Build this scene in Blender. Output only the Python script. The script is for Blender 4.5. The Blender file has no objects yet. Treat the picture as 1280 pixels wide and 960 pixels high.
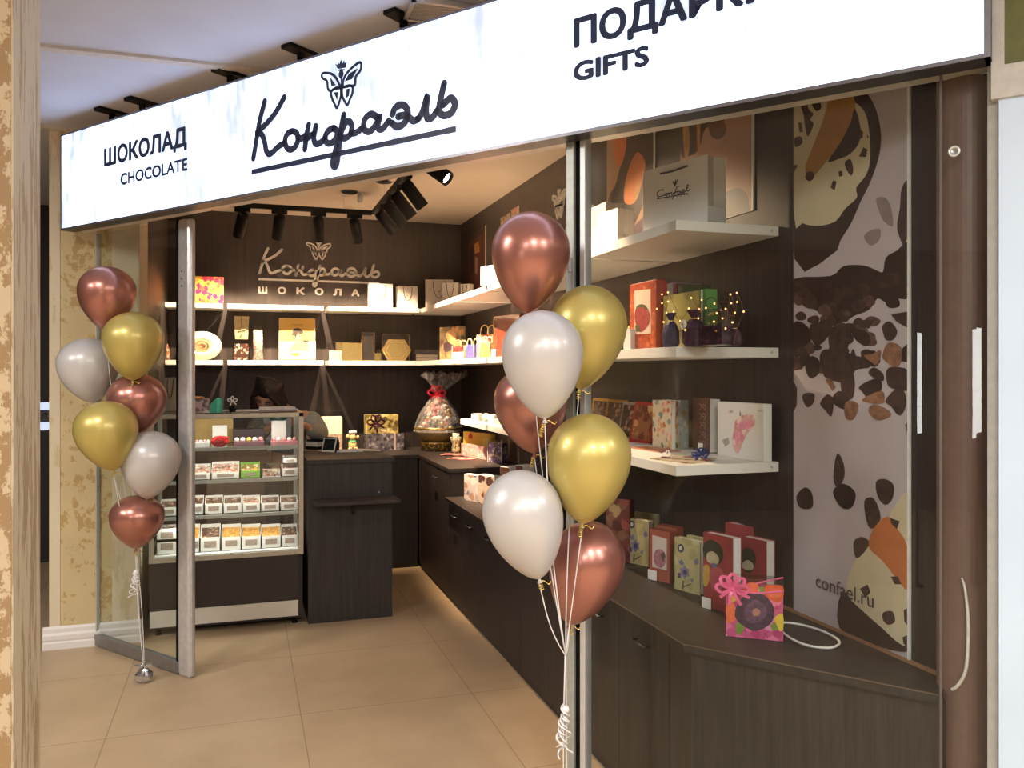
import bpy, bmesh, math, random
from mathutils import Vector, Matrix, Quaternion
S = bpy.context.scene
C = S.collection
PI = math.pi
R = random.Random(7)

# ---------------------------------------------------------------- survey: how the photograph maps to metres
FP, UC, VH, EYE = 1035.0, 640.0, 464.0, 1.55        # focal length in px, centre column, horizon row, eye height
YAW = math.atan(338.0 / 1035.0)
CA, SA = math.cos(YAW), math.sin(YAW)
def W(r, d, z=0.0):                                  # right / ahead of the eye -> shop axes
    return Vector((r * CA + d * SA, -r * SA + d * CA, z))
def at_d(u, v, d): return W((u - UC) / FP * d, d, EYE + (VH - v) / FP * d)
def _dir(u): k = (u - UC) / FP; return k * CA + SA, -k * SA + CA
def at_Y(u, v, Y):
    a, b = _dir(u); d = Y / b; return Vector((a * d, Y, EYE + (VH - v) / FP * d))
def at_X(u, v, X):
    a, b = _dir(u); d = X / a; return Vector((X, b * d, EYE + (VH - v) / FP * d))
def at_Z(u, v, z):
    d = (z - EYE) * FP / (VH - v); p = W((u - UC) / FP * d, d, z); return p

# ---------------------------------------------------------------- materials
def _nt(name):
    m = bpy.data.materials.new(name); m.use_nodes = True
    nt = m.node_tree; b = nt.nodes['Principled BSDF']; return m, nt, b
def pos(nt, scale=(1, 1, 1), obj=False):
    if obj: s = nt.nodes.new('ShaderNodeTexCoord').outputs['Object']
    else: s = nt.nodes.new('ShaderNodeNewGeometry').outputs['Position']
    mp = nt.nodes.new('ShaderNodeMapping'); mp.inputs['Scale'].default_value = scale
    nt.links.new(s, mp.inputs['Vector']); return mp.outputs['Vector']
def ramp(nt, fac, stops, interp='LINEAR'):
    r = nt.nodes.new('ShaderNodeValToRGB'); r.color_ramp.interpolation = interp
    e = r.color_ramp.elements
    while len(e) < len(stops): e.new(0.5)
    for el, (p, c) in zip(e, stops): el.position = p; el.color = (*c, 1) if len(c) == 3 else c
    nt.links.new(fac, r.inputs['Fac']); return r.outputs['Color']
def noise(nt, vec, scale, detail=3, rough=0.5):
    n = nt.nodes.new('ShaderNodeTexNoise'); n.inputs['Scale'].default_value = scale
    n.inputs['Detail'].default_value = detail; n.inputs['Roughness'].default_value = rough
    nt.links.new(vec, n.inputs['Vector']); return n.outputs['Fac']
def bump(nt, b, fac, strength=0.2, dist=0.002):
    k = nt.nodes.new('ShaderNodeBump'); k.inputs['Strength'].default_value = strength; k.inputs['Distance'].default_value = dist
    nt.links.new(fac, k.inputs['Height']); nt.links.new(k.outputs['Normal'], b.inputs['Normal'])
MC = {}
def srgb(*c): return tuple((x / 255 / 12.92 if x <= 10 else ((x / 255 + 0.055) / 1.055) ** 2.4) for x in c)
def plain(name, col, rough=0.5, metal=0.0, var=0.08, scale=40, coat=0.0, emit=None, trans=0.0):
    """a plain coloured surface with slight procedural unevenness"""
    if name in MC: return MC[name]
    m, nt, b = _nt(name)
    f = noise(nt, pos(nt, obj=True), scale, 2)
    lo = tuple(x * (1 - var) for x in col); hi = tuple(min(1, x * (1 + var)) for x in col)
    nt.links.new(ramp(nt, f, [(0.3, lo), (0.7, hi)]), b.inputs['Base Color'])
    b.inputs['Roughness'].default_value = rough; b.inputs['Metallic'].default_value = metal
    if coat: b.inputs['Coat Weight'].default_value = coat
    if trans: b.inputs['Subsurface Weight'].default_value = trans; b.inputs['Subsurface Radius'].default_value = (.02, .02, .02)
    if emit:
        b.inputs['Emission Color'].default_value = (*emit[0], 1); b.inputs['Emission Strength'].default_value = emit[1]
    MC[name] = m; return m
def wood(name, lo, hi, rough=0.42):
    m, nt, b = _nt(name)
    v = pos(nt, (14, 14, 0.7))
    f = noise(nt, v, 3.0, 6, 0.65)
    g = noise(nt, pos(nt, (60, 60, 2.2)), 4.0, 3, 0.6)
    mx = nt.nodes.new('ShaderNodeMath'); mx.operation = 'MULTIPLY_ADD'; mx.inputs[1].default_value = 0.45
    nt.links.new(g, mx.inputs[0]); nt.links.new(f, mx.inputs[2])
    nt.links.new(ramp(nt, mx.outputs[0], [(0.45, lo), (0.95, hi)]), b.inputs['Base Color'])
    b.inputs['Roughness'].default_value = rough; bump(nt, b, g, 0.12, 0.001); return m
def print_mat(name, bg, cols, scale=40, cover=0.42, rough=0.35, coat=0.3, jitter=1.0):
    """printed card with a pattern of blots (flowers, sweets) over a ground colour"""
    if name in MC: return MC[name]
    m, nt, b = _nt(name)
    vec = pos(nt, obj=True)
    vo = nt.nodes.new('ShaderNodeTexVoronoi'); vo.inputs['Scale'].default_value = scale; vo.inputs['Randomness'].default_value = jitter
    n = nt.nodes.new('ShaderNodeTexNoise'); n.inputs['Scale'].default_value = scale * 1.6; n.inputs['Detail'].default_value = 3
    nt.links.new(vec, n.inputs['Vector'])
    mixv = nt.nodes.new('ShaderNodeMix'); mixv.data_type = 'VECTOR'; mixv.inputs[0].default_value = 0.35 / scale * 3
    nt.links.new(vec, mixv.inputs[4]); nt.links.new(n.outputs['Color'], mixv.inputs[5])
    nt.links.new(mixv.outputs[1], vo.inputs['Vector'])
    sp = nt.nodes.new('ShaderNodeSeparateColor'); nt.links.new(vo.outputs['Color'], sp.inputs[0])
    k = len(cols)
    cc = ramp(nt, sp.outputs[0], [(i / k, c) for i, c in enumerate(cols)], 'CONSTANT')
    msk = ramp(nt, vo.outputs['Distance'], [(cover, (1, 1, 1)), (cover + 0.12, (0, 0, 0))])
    mx = nt.nodes.new('ShaderNodeMix'); mx.data_type = 'RGBA'
    nt.links.new(msk, mx.inputs[0]); mx.inputs[6].default_value = (*bg, 1); nt.links.new(cc, mx.inputs[7])
    nt.links.new(mx.outputs[2], b.inputs['Base Color'])
    b.inputs['Roughness'].default_value = rough; b.inputs['Coat Weight'].default_value = coat
    MC[name] = m; return m
def glass(name, tint=(1, 1, 1), ior=1.5, gloss=0.0, base=0.0):
    """thin pane: see-through with a real Fresnel reflection"""
    if name in MC: return MC[name]
    m = bpy.data.materials.new(name); m.use_nodes = True; nt = m.node_tree; nt.nodes.clear()
    out = nt.nodes.new('ShaderNodeOutputMaterial'); mx = nt.nodes.new('ShaderNodeMixShader')
    tr = nt.nodes.new('ShaderNodeBsdfTransparent'); tr.inputs[0].default_value = (*tint, 1)
    gl = nt.nodes.new('ShaderNodeBsdfGlossy'); gl.inputs['Roughness'].default_value = gloss
    fr = nt.nodes.new('ShaderNodeFresnel'); fr.inputs[0].default_value = ior
    ad = nt.nodes.new('ShaderNodeMath'); ad.operation = 'ADD'; ad.inputs[1].default_value = base; ad.use_clamp = True
    ge = nt.nodes.new('ShaderNodeNewGeometry'); mi = nt.nodes.new('ShaderNodeMix'); mi.inputs[2].default_value = ior; mi.inputs[3].default_value = 1 / ior
    nt.links.new(ge.outputs['Backfacing'], mi.inputs[0]); nt.links.new(mi.outputs[0], fr.inputs[0])
    nt.links.new(fr.outputs[0], ad.inputs[0]); nt.links.new(ad.outputs[0], mx.inputs[0])
    nt.links.new(tr.outputs[0], mx.inputs[1]); nt.links.new(gl.outputs[0], mx.inputs[2]); nt.links.new(mx.outputs[0], out.inputs[0])
    MC[name] = m; return m
def wallpaper(name, ground, motif, scale=9, thr=0.5, aniso=(1, 1, 0.8)):
    m, nt, b = _nt(name)
    f = noise(nt, pos(nt, aniso), scale, 6, 0.72)
    g = noise(nt, pos(nt, (1, 1, 0.3)), 3, 2)
    c1 = ramp(nt, f, [(thr - 0.015, ground), (thr + 0.02, motif)])
    mx = nt.nodes.new('ShaderNodeMix'); mx.data_type = 'RGBA'; mx.blend_type = 'MULTIPLY'; mx.inputs[0].default_value = 0.25
    nt.links.new(c1, mx.inputs[6]); nt.links.new(ramp(nt, g, [(0.3, (.8, .8, .8)), (.7, (1, 1, 1))]), mx.inputs[7])
    nt.links.new(mx.outputs[2], b.inputs['Base Color']); b.inputs['Roughness'].default_value = 0.7
    bump(nt, b, f, 0.2, 0.001); return m

WOOD = wood('dark laminate', srgb(27, 22, 21), srgb(57, 48, 46), .5)
WOODC = wood('dark grey brown laminate', srgb(35, 30, 28), srgb(65, 57, 52), 0.5)
WOODB = wood('black brown laminate', srgb(31, 26, 25), srgb(57, 49, 47), 0.5)
WHITE = plain('white shelf laminate', (.80, .77, .72), 0.45, var=.02)
PAPER = plain('white bag paper', (.86, .82, .77), 0.55, var=.02)
ALU = plain('brushed aluminium', (.62, .62, .63), 0.36, 0.55, var=.05)
ALUL = plain('pale aluminium', (.70, .72, .70), 0.4, 0.6, var=.05)
BLACK = plain('black plastic', (.004, .004, .004), 0.7); BLACK.node_tree.nodes['Principled BSDF'].inputs['Specular IOR Level'].default_value = .15
CORD = plain('dark cord', (.05, .035, .03), 0.7)
NAVY = plain('navy lettering', (.018, .03, .085), 0.4, var=.02)
GOLD = plain('gold foil', (.75, .52, .16), 0.22, 0.9)
SILVER = plain('silver foil', (.75, .75, .77), 0.2, 0.95)
INK = plain('dark print', (.06, .05, .05), 0.5)
GLASS = glass('shop glass', (.93, .95, .94), 1.31)
CLEAR = glass('clear acetate', (.93, .93, .93), 1.45, 0.03)
CREAMW = plain('cream gift card', (.83, .76, .62), 0.45)

# ---------------------------------------------------------------- geometry helpers
class MB:
    """collects shapes and links them as ONE mesh object"""
    def __init__(s): s.bm = bmesh.new(); s.mi = 0; s.M = Matrix()
    def add(s, verts, faces):
        vs = [s.bm.verts.new(s.M @ Vector(v)) for v in verts]; out = []
        for f in faces:
            try:
                fc = s.bm.faces.new([vs[i] for i in f]); fc.material_index = s.mi; out.append(fc)
            except ValueError: pass
        return out
    def box(s, x0, x1, y0, y1, z0, z1, bev=0.0):
        v = [(x, y, z) for z in (z0, z1) for y in (y0, y1) for x in (x0, x1)]
        fs = s.add(v, [(0, 2, 3, 1), (4, 5, 7, 6), (0, 1, 5, 4), (2, 6, 7, 3), (0, 4, 6, 2), (1, 3, 7, 5)])
        if bev:
            ed = list({e for f in fs for e in f.edges})
            r = bmesh.ops.bevel(s.bm, geom=ed, offset=bev, segments=2, affect='EDGES', profile=0.5)
            for f in r['faces']: f.material_index = s.mi
        return s
    def prism(s, pts, h0, h1, axis='z'):
        """polygon extruded along axis; pts are 2-D in the other two axes"""
        n = len(pts)
        def P(p, h): return (p[0], p[1], h) if axis == 'z' else ((p[0], h, p[1]) if axis == 'y' else (h, p[0], p[1]))
        v = [P(p, h0) for p in pts] + [P(p, h1) for p in pts]
        f = [tuple(range(n)), tuple(range(2 * n - 1, n - 1, -1))] + [(i, i + n, (i + 1) % n + n, (i + 1) % n) for i in range(n)]
        s.add(v, f); return s
    def tube(s, pts, r, n=8, closed=False, taper=None):
        P = [Vector(p) for p in pts]; m = len(P); V = []; up = Vector((0.13, 0.21, 1)).normalized()
        for i, p in enumerate(P):
            a = P[(i - 1) % m if closed else max(i - 1, 0)]; b = P[(i + 1) % m if closed else min(i + 1, m - 1)]
            t = (b - a).normalized() if (b - a).length > 1e-9 else Vector((0, 0, 1))
            x = t.cross(up)
            if x.length < 1e-3: x = t.cross(Vector((1, 0, 0)))
            x.normalize(); y = x.cross(t).normalized(); up = y
            rr = r if taper is None else r * taper(i / max(1, m - 1))
            V += [p + x * rr * math.cos(2 * PI * k / n) + y * rr * math.sin(2 * PI * k / n) for k in range(n)]
        F = []
        for i in range(m if closed else m - 1):
            for k in range(n):
                a, b = i * n + k, i * n + (k + 1) % n; c, d = ((i + 1) % m) * n + (k + 1) % n, ((i + 1) % m) * n + k
                F.append((a, b, c, d))
        if not closed: F += [tuple(range(n))[::-1], tuple(range((m - 1) * n, m * n))]
        s.add(V, F); return s
    def lathe(s, prof, n=24, c=(0, 0, 0), sx=1, sy=1):
        V = []; F = []
        for (r, z) in prof:
            for k in range(n): V.append((c[0] + r * sx * math.cos(2 * PI * k / n), c[1] + r * sy * math.sin(2 * PI * k / n), c[2] + z))
        for i in range(len(prof) - 1):
            for k in range(n): F.append((i * n + k, i * n + (k + 1) % n, (i + 1) * n + (k + 1) % n, (i + 1) * n + k))
        F += [tuple(range(n))[::-1], tuple(range((len(prof) - 1) * n, len(prof) * n))]
        s.add(V, F); return s
    def ball(s, c, rx, ry=None, rz=None, n=14):
        ry = ry or rx; rz = rz or rx
        m = max(5, n // 2 + 1)
        s.lathe([(max(1e-4, math.sin(PI * i / m)) * rx, -math.cos(PI * i / m) * rz) for i in range(m + 1)], n, c, 1, ry / rx); return s
    def strip(s, pts, width, t0=0.0, t1=0.002, taper=False):
        """a brush stroke with round ends in the local XZ plane, standing off towards -y"""
        P = spline(pts, 7); n = len(P); L = []; Rr = []
        for i, p in enumerate(P):
            a = P[max(i - 1, 0)]; b = P[min(i + 1, n - 1)]
            dx, dz = b[0] - a[0], b[1] - a[1]; l = math.hypot(dx, dz) or 1
            w = width / 2 * (1 if not taper else 0.55 + 0.45 * math.sin(PI * (0.15 + 0.7 * i / (n - 1))))
            L.append((p[0] - dz / l * w, p[1] + dx / l * w)); Rr.append((p[0] + dz / l * w, p[1] - dx / l * w))
        for i in range(n - 1):
            s.prism([Rr[i], Rr[i + 1], L[i + 1], L[i]], -t1, -t0, 'y')
        for p in (P[0], P[-1]):
            s.prism([(p[0] + width / 2 * .98 * math.cos(k * PI / 5), p[1] + width / 2 * .98 * math.sin(k * PI / 5)) for k in range(10)], -t1, -t0, 'y')
        return s
    def build(s, name, mats, parent=None, smooth=False, loc=None, rz=None):
        me = bpy.data.meshes.new(name); bmesh.ops.recalc_face_normals(s.bm, faces=s.bm.faces)
        s.bm.to_mesh(me); s.bm.free()
        for m in (mats if isinstance(mats, (list, tuple)) else [mats]): me.materials.append(m)
        if smooth:
            for p in me.polygons: p.use_smooth = True
        o = bpy.data.objects.new(name, me); C.objects.link(o)
        if parent is not None: o.parent = parent
        if loc is not None: o.location = loc
        if rz is not None: o.rotation_euler[2] = rz
        if smooth == 'auto': me.shade_auto = True if hasattr(me, 'shade_auto') else None
        return o
def spline(pts, k=6, closed=False):
    P = [tuple(p) for p in pts]; n = len(P); out = []
    if n < 3: return P
    rng = range(n) if closed else range(n - 1)
    for i in rng:
        a = P[(i - 1) % n] if closed or i > 0 else P[0]; b = P[i]; c = P[(i + 1) % n]; d = P[(i + 2) % n] if closed or i + 2 < n else P[-1]
        for j in range(k):
            t = j / k
            out.append(tuple(0.5 * (2 * b[q] + (c[q] - a[q]) * t + (2 * a[q] - 5 * b[q] + 4 * c[q] - d[q]) * t * t + (3 * b[q] - a[q] - 3 * c[q] + d[q]) * t ** 3) for q in range(len(b))))
    if not closed: out.append(P[-1])
    return out
def tag(o, label, cat, group=None):
    o['label'] = label; o['category'] = cat
    if group: o['group'] = group
    return o
def root(name, label, cat, loc=(0, 0, 0), rz=0, group=None):
    o = bpy.data.objects.new(name, None); o.empty_display_size = 0.05; C.objects.link(o)
    o.location = loc; o.rotation_euler = (0, 0, rz); return tag(o, label, cat, group)
def struct(o): o['kind'] = 'structure'; return o
def sbox(name, mat, *b, loc=None, rz=None, bev=0.0): return struct(MB().box(*b, bev=bev).build(name, mat, loc=loc, rz=rz))
def text(s, mat, parent, x0, x1, z0, z1, y=-0.002, bold=0.0, name='lettering', depth=0.0015, shear=0.0, spacing=1.0):
    """lettering filling a rectangle of the parent's XZ plane; cap height = z1 - z0"""
    c = bpy.data.curves.new(name, 'FONT'); c.body = s; c.size = 1; c.extrude = 0.0; c.shear = shear; c.space_character = spacing
    c.resolution_u = 4
    t = bpy.data.objects.new(name, c); C.objects.link(t)
    dg = bpy.context.evaluated_depsgraph_get(); dg.update()
    src = bpy.data.meshes.new_from_object(t.evaluated_get(dg)); bpy.data.objects.remove(t); bpy.data.curves.remove(c)
    xs = [v.co.x for v in src.vertices]; ax, bx = min(xs) - bold, max(xs) + bold; cap = 0.729 + 2 * bold
    offs = [(0, 0)] + ([(bold * math.cos(k * PI / 4), bold * math.sin(k * PI / 4)) for k in range(8)] if bold else [])
    vs = []; fs = []
    for k, (ox, oz) in enumerate(offs):      # heavier strokes: the outline laid over itself, slightly shifted
        n0 = len(vs)
        vs += [(x0 + (v.co.x + ox - ax) / (bx - ax) * (x1 - x0), y - k * 2e-6, z0 + (v.co.y + oz + bold) / cap * (z1 - z0)) for v in src.vertices]
        fs += [tuple(n0 + i for i in p.vertices) for p in src.polygons]
    me = bpy.data.meshes.new(name); me.from_pydata(vs, [], fs); bpy.data.meshes.remove(src)
    me.materials.append(mat); o = bpy.data.objects.new(name, me); C.objects.link(o); o.parent = parent
    return o

# ---------------------------------------------------------------- the shop front's own axes
FRZ = math.atan2(-.7949, .6073)
FO = Vector((1.274, 2.303, 0)); FX = Vector((.6073, -.7949, 0)); FYv = Vector((.7949, .6073, 0))
FM = Matrix.Translation(FO) @ Matrix.Rotation(FRZ, 4, 'Z')
def f2w(x, y=0, z=0): return FO + FX * x + FYv * y + Vector((0, 0, z))
def at_F(u, v, y=0.0):
    """point of the front plane (offset y inwards) seen in column u, row v -> local x, z"""
    a, b = _dir(u); p0 = FO + FYv * y
    # d*(a,b) . FYv = p0 . FYv
    d = (p0.x * FYv.x + p0.y * FYv.y) / (a * FYv.x + b * FYv.y)
    p = Vector((a * d, b * d, 0)); return (p - FO).dot(FX), EYE + (VH - v) / FP * d

# ---------------------------------------------------------------- the setting
def floor_mat():
    m, nt, b = _nt('beige floor tile')
    p = nt.nodes.new('ShaderNodeNewGeometry').outputs['Position']; sx = nt.nodes.new('ShaderNodeSeparateXYZ'); nt.links.new(p, sx.inputs[0])
    def line(out, off):
        a = nt.nodes.new('ShaderNodeMath'); a.operation = 'SUBTRACT'; a.inputs[1].default_value = off; nt.links.new(out, a.inputs[0])
        d = nt.nodes.new('ShaderNodeMath'); d.operation = 'DIVIDE'; d.inputs[1].default_value = 0.8; nt.links.new(a.outputs[0], d.inputs[0])
        r = nt.nodes.new('ShaderNodeMath'); r.operation = 'ROUND'; nt.links.new(d.outputs[0], r.inputs[0])
        e = nt.nodes.new('ShaderNodeMath'); e.operation = 'SUBTRACT'; nt.links.new(d.outputs[0], e.inputs[0]); nt.links.new(r.outputs[0], e.inputs[1])
        q = nt.nodes.new('ShaderNodeMath'); q.operation = 'ABSOLUTE'; nt.links.new(e.outputs[0], q.inputs[0])
        l = nt.nodes.new('ShaderNodeMath'); l.operation = 'LESS_THAN'; l.inputs[1].default_value = 0.0024; nt.links.new(q.outputs[0], l.inputs[0]); return l.outputs[0]
    lx, ly = line(sx.outputs[0], 0.254), line(sx.outputs[1], 3.85)
    mxx = nt.nodes.new('ShaderNodeMath'); mxx.operation = 'MAXIMUM'; nt.links.new(lx, mxx.inputs[0]); nt.links.new(ly, mxx.inputs[1])
    f = noise(nt, pos(nt), 2.5, 5, 0.6)
    c = ramp(nt, f, [(0.3, srgb(176, 152, 121)), (0.7, srgb(194, 169, 136))])
    mx = nt.nodes.new('ShaderNodeMix'); mx.data_type = 'RGBA'; nt.links.new(mxx.outputs[0], mx.inputs[0]); nt.links.new(c, mx.inputs[6]); mx.inputs[7].default_value = (*srgb(142, 117, 90), 1)
    nt.links.new(mx.outputs[2], b.inputs['Base Color']); b.inputs['Roughness'].default_value = 0.38; b.inputs['Specular IOR Level'].default_value = 0.35
    return m
sbox('floor', floor_mat(), -7, 6, -7, 9, -0.1, 0)
CEIL = plain('cream ceiling paint', (.80, .70, .58), 0.8, var=.02, scale=6)
CEILM = plain('concourse ceiling board', (.60, .63, .73), 0.8, var=.03, scale=5)  # the sign's bluish light is put into this even base colour
m_ = MB(); m_.prism([(-.56, 7.13), (1.85, 7.13), (1.85, 1.62), tuple(f2w(.70, .5).xy), tuple(f2w(-3.2, .5).xy), (-.56, 5.19)][::-1], 2.85, 2.90); struct(m_.build('ceiling', CEIL))
sbox('ceiling_concourse', CEILM, -7, 6, -7, 9, 2.905, 3.06)
sbox('wall_back', WOOD, -.66, 1.95, 7.13, 7.23, 0, 2.905)
sbox('wall_right', WOOD, 1.85, 1.95, 1.83, 7.13, 0, 2.905)
sbox('wall_left', WOOD, -.66, -.56, 5.62, 7.13, 0, 2.905)
WPG = wallpaper('gold damask wallpaper', srgb(206, 186, 140), srgb(184, 154, 100), 14, 0.54)
WPS = wallpaper('pale wallpaper border', srgb(220, 206, 176), srgb(206, 188, 150), 7, 0.56, (2, 2, .4))
m_ = MB(); m_.box(-1.02, -.56, 5.19, 5.62, 0, 2.905); m_.mi = 1; m_.box(-1.0195, -.965, 5.187, 5.19, 0, 2.90); m_.box(-.70, -.5605, 5.187, 5.19, 0, 2.90)
m_.box(-.562, -.557, 5.187, 5.62, 0, 2.90)
struct(m_.build('wall_pier', [WPG, WPS]))
SKIRT = plain('white painted skirting', (.78, .74, .70), 0.45, var=.02)
prof = [(0, 0), (-.022, 0), (-.022, .035), (-.014, .042), (-.019, .055), (-.019, .078), (-.010, .090), (-.010, .112), (-.004, .125), (0, .125)]
m_ = MB(); m_.prism([(5.187 + a, b) for a, b in prof], -1.05, -.548, 'x'); struct(m_.build('baseboard_pier', SKIRT))
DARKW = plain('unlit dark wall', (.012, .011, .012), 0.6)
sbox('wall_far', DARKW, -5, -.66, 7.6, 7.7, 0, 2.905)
# papered column close by on the left
NEARP = wallpaper('near gold damask wallpaper', srgb(194, 174, 142), srgb(152, 124, 86), 20, 0.50, (1, 1, .7))
NEARS = wallpaper('near pale wallpaper border', srgb(192, 178, 150), srgb(160, 138, 106), 13, 0.53, (2.5, 2.5, .25))
m_ = MB(); m_.box(-1.1, -.455, 1.955, 2.2, 0, 2.905); m_.mi = 1; m_.box(-.455, -.451, 1.957, 2.199, 0, 2.905); struct(m_.build('wall_column', [NEARP, NEARS]))
MALLW = plain('concourse wall', (.16, .12, .10), 0.7, var=.2, scale=2)
sbox('wall_concourse', MALLW, -7, 6, -5.4, -5.3, 0, 2.905)
sbox('wall_concourse_right', MALLW, 5.2, 5.3, -5.3, 9, 0, 2.905)
sbox('wall_concourse_left', MALLW, -5.3, -5.2, -5.3, 9, 0, 2.905)
# board joints of the concourse ceiling
for nm, y in (('trim_1', 3.86), ('trim_2', 5.14)):
    m_ = MB(); m_.box(-5, .3, y, y + .05, 2.892, 2.905); struct(m_.build(nm, plain('ceiling joint strip', (.62, .58, .54), .8)))
# wall above the shop front, header profile
sbox('wall_front', plain('front fascia board', (.35, .32, .30), .7), -3.3, .62, .5, .55, 2.85, 2.905, loc=FO, rz=FRZ)
HDR = plain('aluminium header', (.74, .69, .64), 0.35, .3)
sbox('trim_3', HDR, -3.52, .87, -.012, .06, 2.325, 2.37, loc=FO, rz=FRZ)

# window_1: fixed panes of the right side of the front
win = bpy.data.objects.new('window_1', None); C.objects.link(win); win.location = FO; win.rotation_euler[2] = FRZ; win['kind'] = 'structure'
xp0 = at_F(712, 0)[0]; xp1 = at_F(722, 0)[0]; xp2 = at_F(728.5, 0)[0]; xp3 = at_F(735, 0)[0]
MB().box(xp0, xp1, -.025, .03, 0, 2.325, bev=.003).build('post', plain('greenish anodised post', (.42, .44, .40), .4, .5), win)
MB().box(xp1, xp2, -.012, .02, 0, 2.325).build('gasket', BLACK, win)
MB().box(xp2, xp3, -.02, .025, 0, 2.325, bev=.002).build('frame', ALUL, win)
MB().box(xp0 + .01, xp1 - .01, -.033, -.024, 1.88, 1.93, bev=.003).build('lock_plate', ALU, win)
MB().box(xp3, .752, -.004, .004, .03, 2.325).build('pane', GLASS, win)
MB().box(.757, .862, -.004, .004, .03, 2.325).build('pane', GLASS, win)
MB().box(.7515, .7575, -.005, .005, .03, 2.325).build('joint_strip', plain('grey silicone', (.10, .09, .08), .5), win)
MB().box(xp3, .862, -.02, .02, 0, .03).build('bottom_rail', ALU, win)
cx, cz = at_F(1193, 190)
MB().lathe([(.014, -.001), (.015, -.004), (.012, -.006), (.009, -.005), (.009, -.001)], 20).build('glass_clamp', ALUL, win, True).matrix_local = Matrix.Translation((cx, -.005, cz)) @ Matrix.Rotation(PI / 2, 4, 'X') @ Matrix.Rotation(PI, 4, 'X')

# door_1: the framed glass leaf standing at the left of the opening
door = bpy.data.objects.new('door_1', None); C.objects.link(door); door.location = f2w(0, .118, 0); door.rotation_euler[2] = FRZ; door['kind'] = 'structure'
dx1 = at_F(241, 0, .118)[0]; dx0 = at_F(226, 0, .118)[0]; dl = -3.535
MB().box(dx0, dx1, -.02, .022, .0, 2.325, bev=.016).build('frame', plain('polished aluminium stile', (.66, .66, .67), .30, .5), door)
MB().box(dx0 - .022, dx0, -.012, .012, .066, 2.325).build('gasket', BLACK, door)
MB().box(dl, dx0, -.018, .018, .004, .066, bev=.002).build('bottom_rail', plain('grey rail', (.30, .29, .29), .4, .7), door)
MB().box(dl, dl + .012, -.01, .01, .066, 2.325).build('edge_strip', ALUL, door)
MB().box(dl + .012, dx0 - .022, -.004, .004, .066, 2.325).build('pane', GLASS, door)
for k in range(3): MB().lathe([(.004, 0), (.004, -.002)], 8).build('bolt', BLACK, door).matrix_local = Matrix.Translation(((dx0 + dx1) / 2 - .01, -.021, at_F(231, 340 + 9 * k, .118)[1])) @ Matrix.Rotation(-PI / 2, 4, 'X')

# round brown corner post behind the glass, bright pillar, neighbour's green fascia
m_ = MB(); m_.lathe([(.072, 0), (.072, 2.905)], 40, tuple(f2w(.80, .12))); struct(m_.build('wall_corner_post', plain('brown wrapped post', srgb(118, 92, 84), .45, var=.06), smooth=False))
sbox('trim_4', plain('beige end profile', (.40, .40, .37), .5), .862, .885, -.03, .10, 0, 2.33, loc=FO, rz=FRZ)
sbox('wall_pillar', plain('pale blue white panel', (.56, .70, .86), .35, var=.03, scale=3), .888, 1.02, -.05, .35, 0, 2.22, loc=FO, rz=FRZ)
g_ = root('neighbouring_fascia', 'olive green fascia panel in a beige frame beside the white lightbox sign', 'fascia', f2w(.872, -.06, 2.22), FRZ)
MB().box(0, .5, 0, .1, 0, .08).box(0, .028, 0, .1, .08, .76).build('frame', plain('beige fascia frame', (.50, .49, .45), .5), g_)
MB().box(.028, .5, .015, .1, .08, .76).build('panel', plain('olive green panel', (.115, .12, .03), .5), g_)
# ---------------------------------------------------------------- the lightbox sign over the entrance
SY = -.103
sl, slb = at_F(76, 286, SY); sr, srb = at_F(1238, 70, SY); SZ0, SZ1 = 2.312, 2.828
sign = root('lightbox_sign', 'long white backlit lightbox sign with navy lettering hung over the shop entrance', 'sign', f2w(0, SY, 0), FRZ)
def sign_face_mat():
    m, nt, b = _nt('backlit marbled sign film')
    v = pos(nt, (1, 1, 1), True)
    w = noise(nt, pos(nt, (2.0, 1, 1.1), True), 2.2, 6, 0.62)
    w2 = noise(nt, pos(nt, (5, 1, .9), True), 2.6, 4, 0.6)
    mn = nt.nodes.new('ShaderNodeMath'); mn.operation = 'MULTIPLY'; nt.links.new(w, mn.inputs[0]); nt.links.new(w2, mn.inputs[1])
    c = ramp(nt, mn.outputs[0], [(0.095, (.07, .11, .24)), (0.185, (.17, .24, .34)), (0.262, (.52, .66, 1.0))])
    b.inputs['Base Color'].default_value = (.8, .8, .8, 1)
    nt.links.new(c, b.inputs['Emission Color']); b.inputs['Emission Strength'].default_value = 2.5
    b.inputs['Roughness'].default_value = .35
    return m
DARKF = plain('dark sign edge', (.03, .03, .035), .4)
m_ = MB(); m_.box(sl, sr, .004, .075, SZ0, SZ1)
m_.build('housing', DARKF, sign)
m_ = MB()
for a in ((sl, sr, 0, .006, SZ0, SZ0 + .010), (sl, sr, 0, .006, SZ1 - .008, SZ1), (sl, sl + .008, 0, .006, SZ0, SZ1), (sr - .014, sr, -.002, .07, SZ0, SZ1)): m_.box(*a)
m_.build('frame', [plain('grey sign profile', (.25, .25, .28), .35, .8)], sign)
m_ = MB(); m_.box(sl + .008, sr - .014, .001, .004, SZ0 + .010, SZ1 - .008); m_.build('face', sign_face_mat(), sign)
def sgn(u, v): return at_F(u, v, SY)
def row(s, ul, vl, ur, vr, cap, bold, name='lettering'):
    """lettering whose baseline runs (ul,vl)-(ur,vr) in the photograph, capitals cap px tall at its left end"""
    x0, z0 = sgn(ul, vl); x1, zr = sgn(ur, vr); zc = sgn(ul, vl - cap)[1]
    zm = z0
    return text(s, NAVY, sign, x0, x1, zm, zm + (zc - z0), bold=bold, name=name)
row('ШОКОЛАД', 130.5, 209, 234, 191 - 2.5, 23, .042)
row('CHOCOLATE', 151, 232, 235, 215, 15.5, .03)
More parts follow.
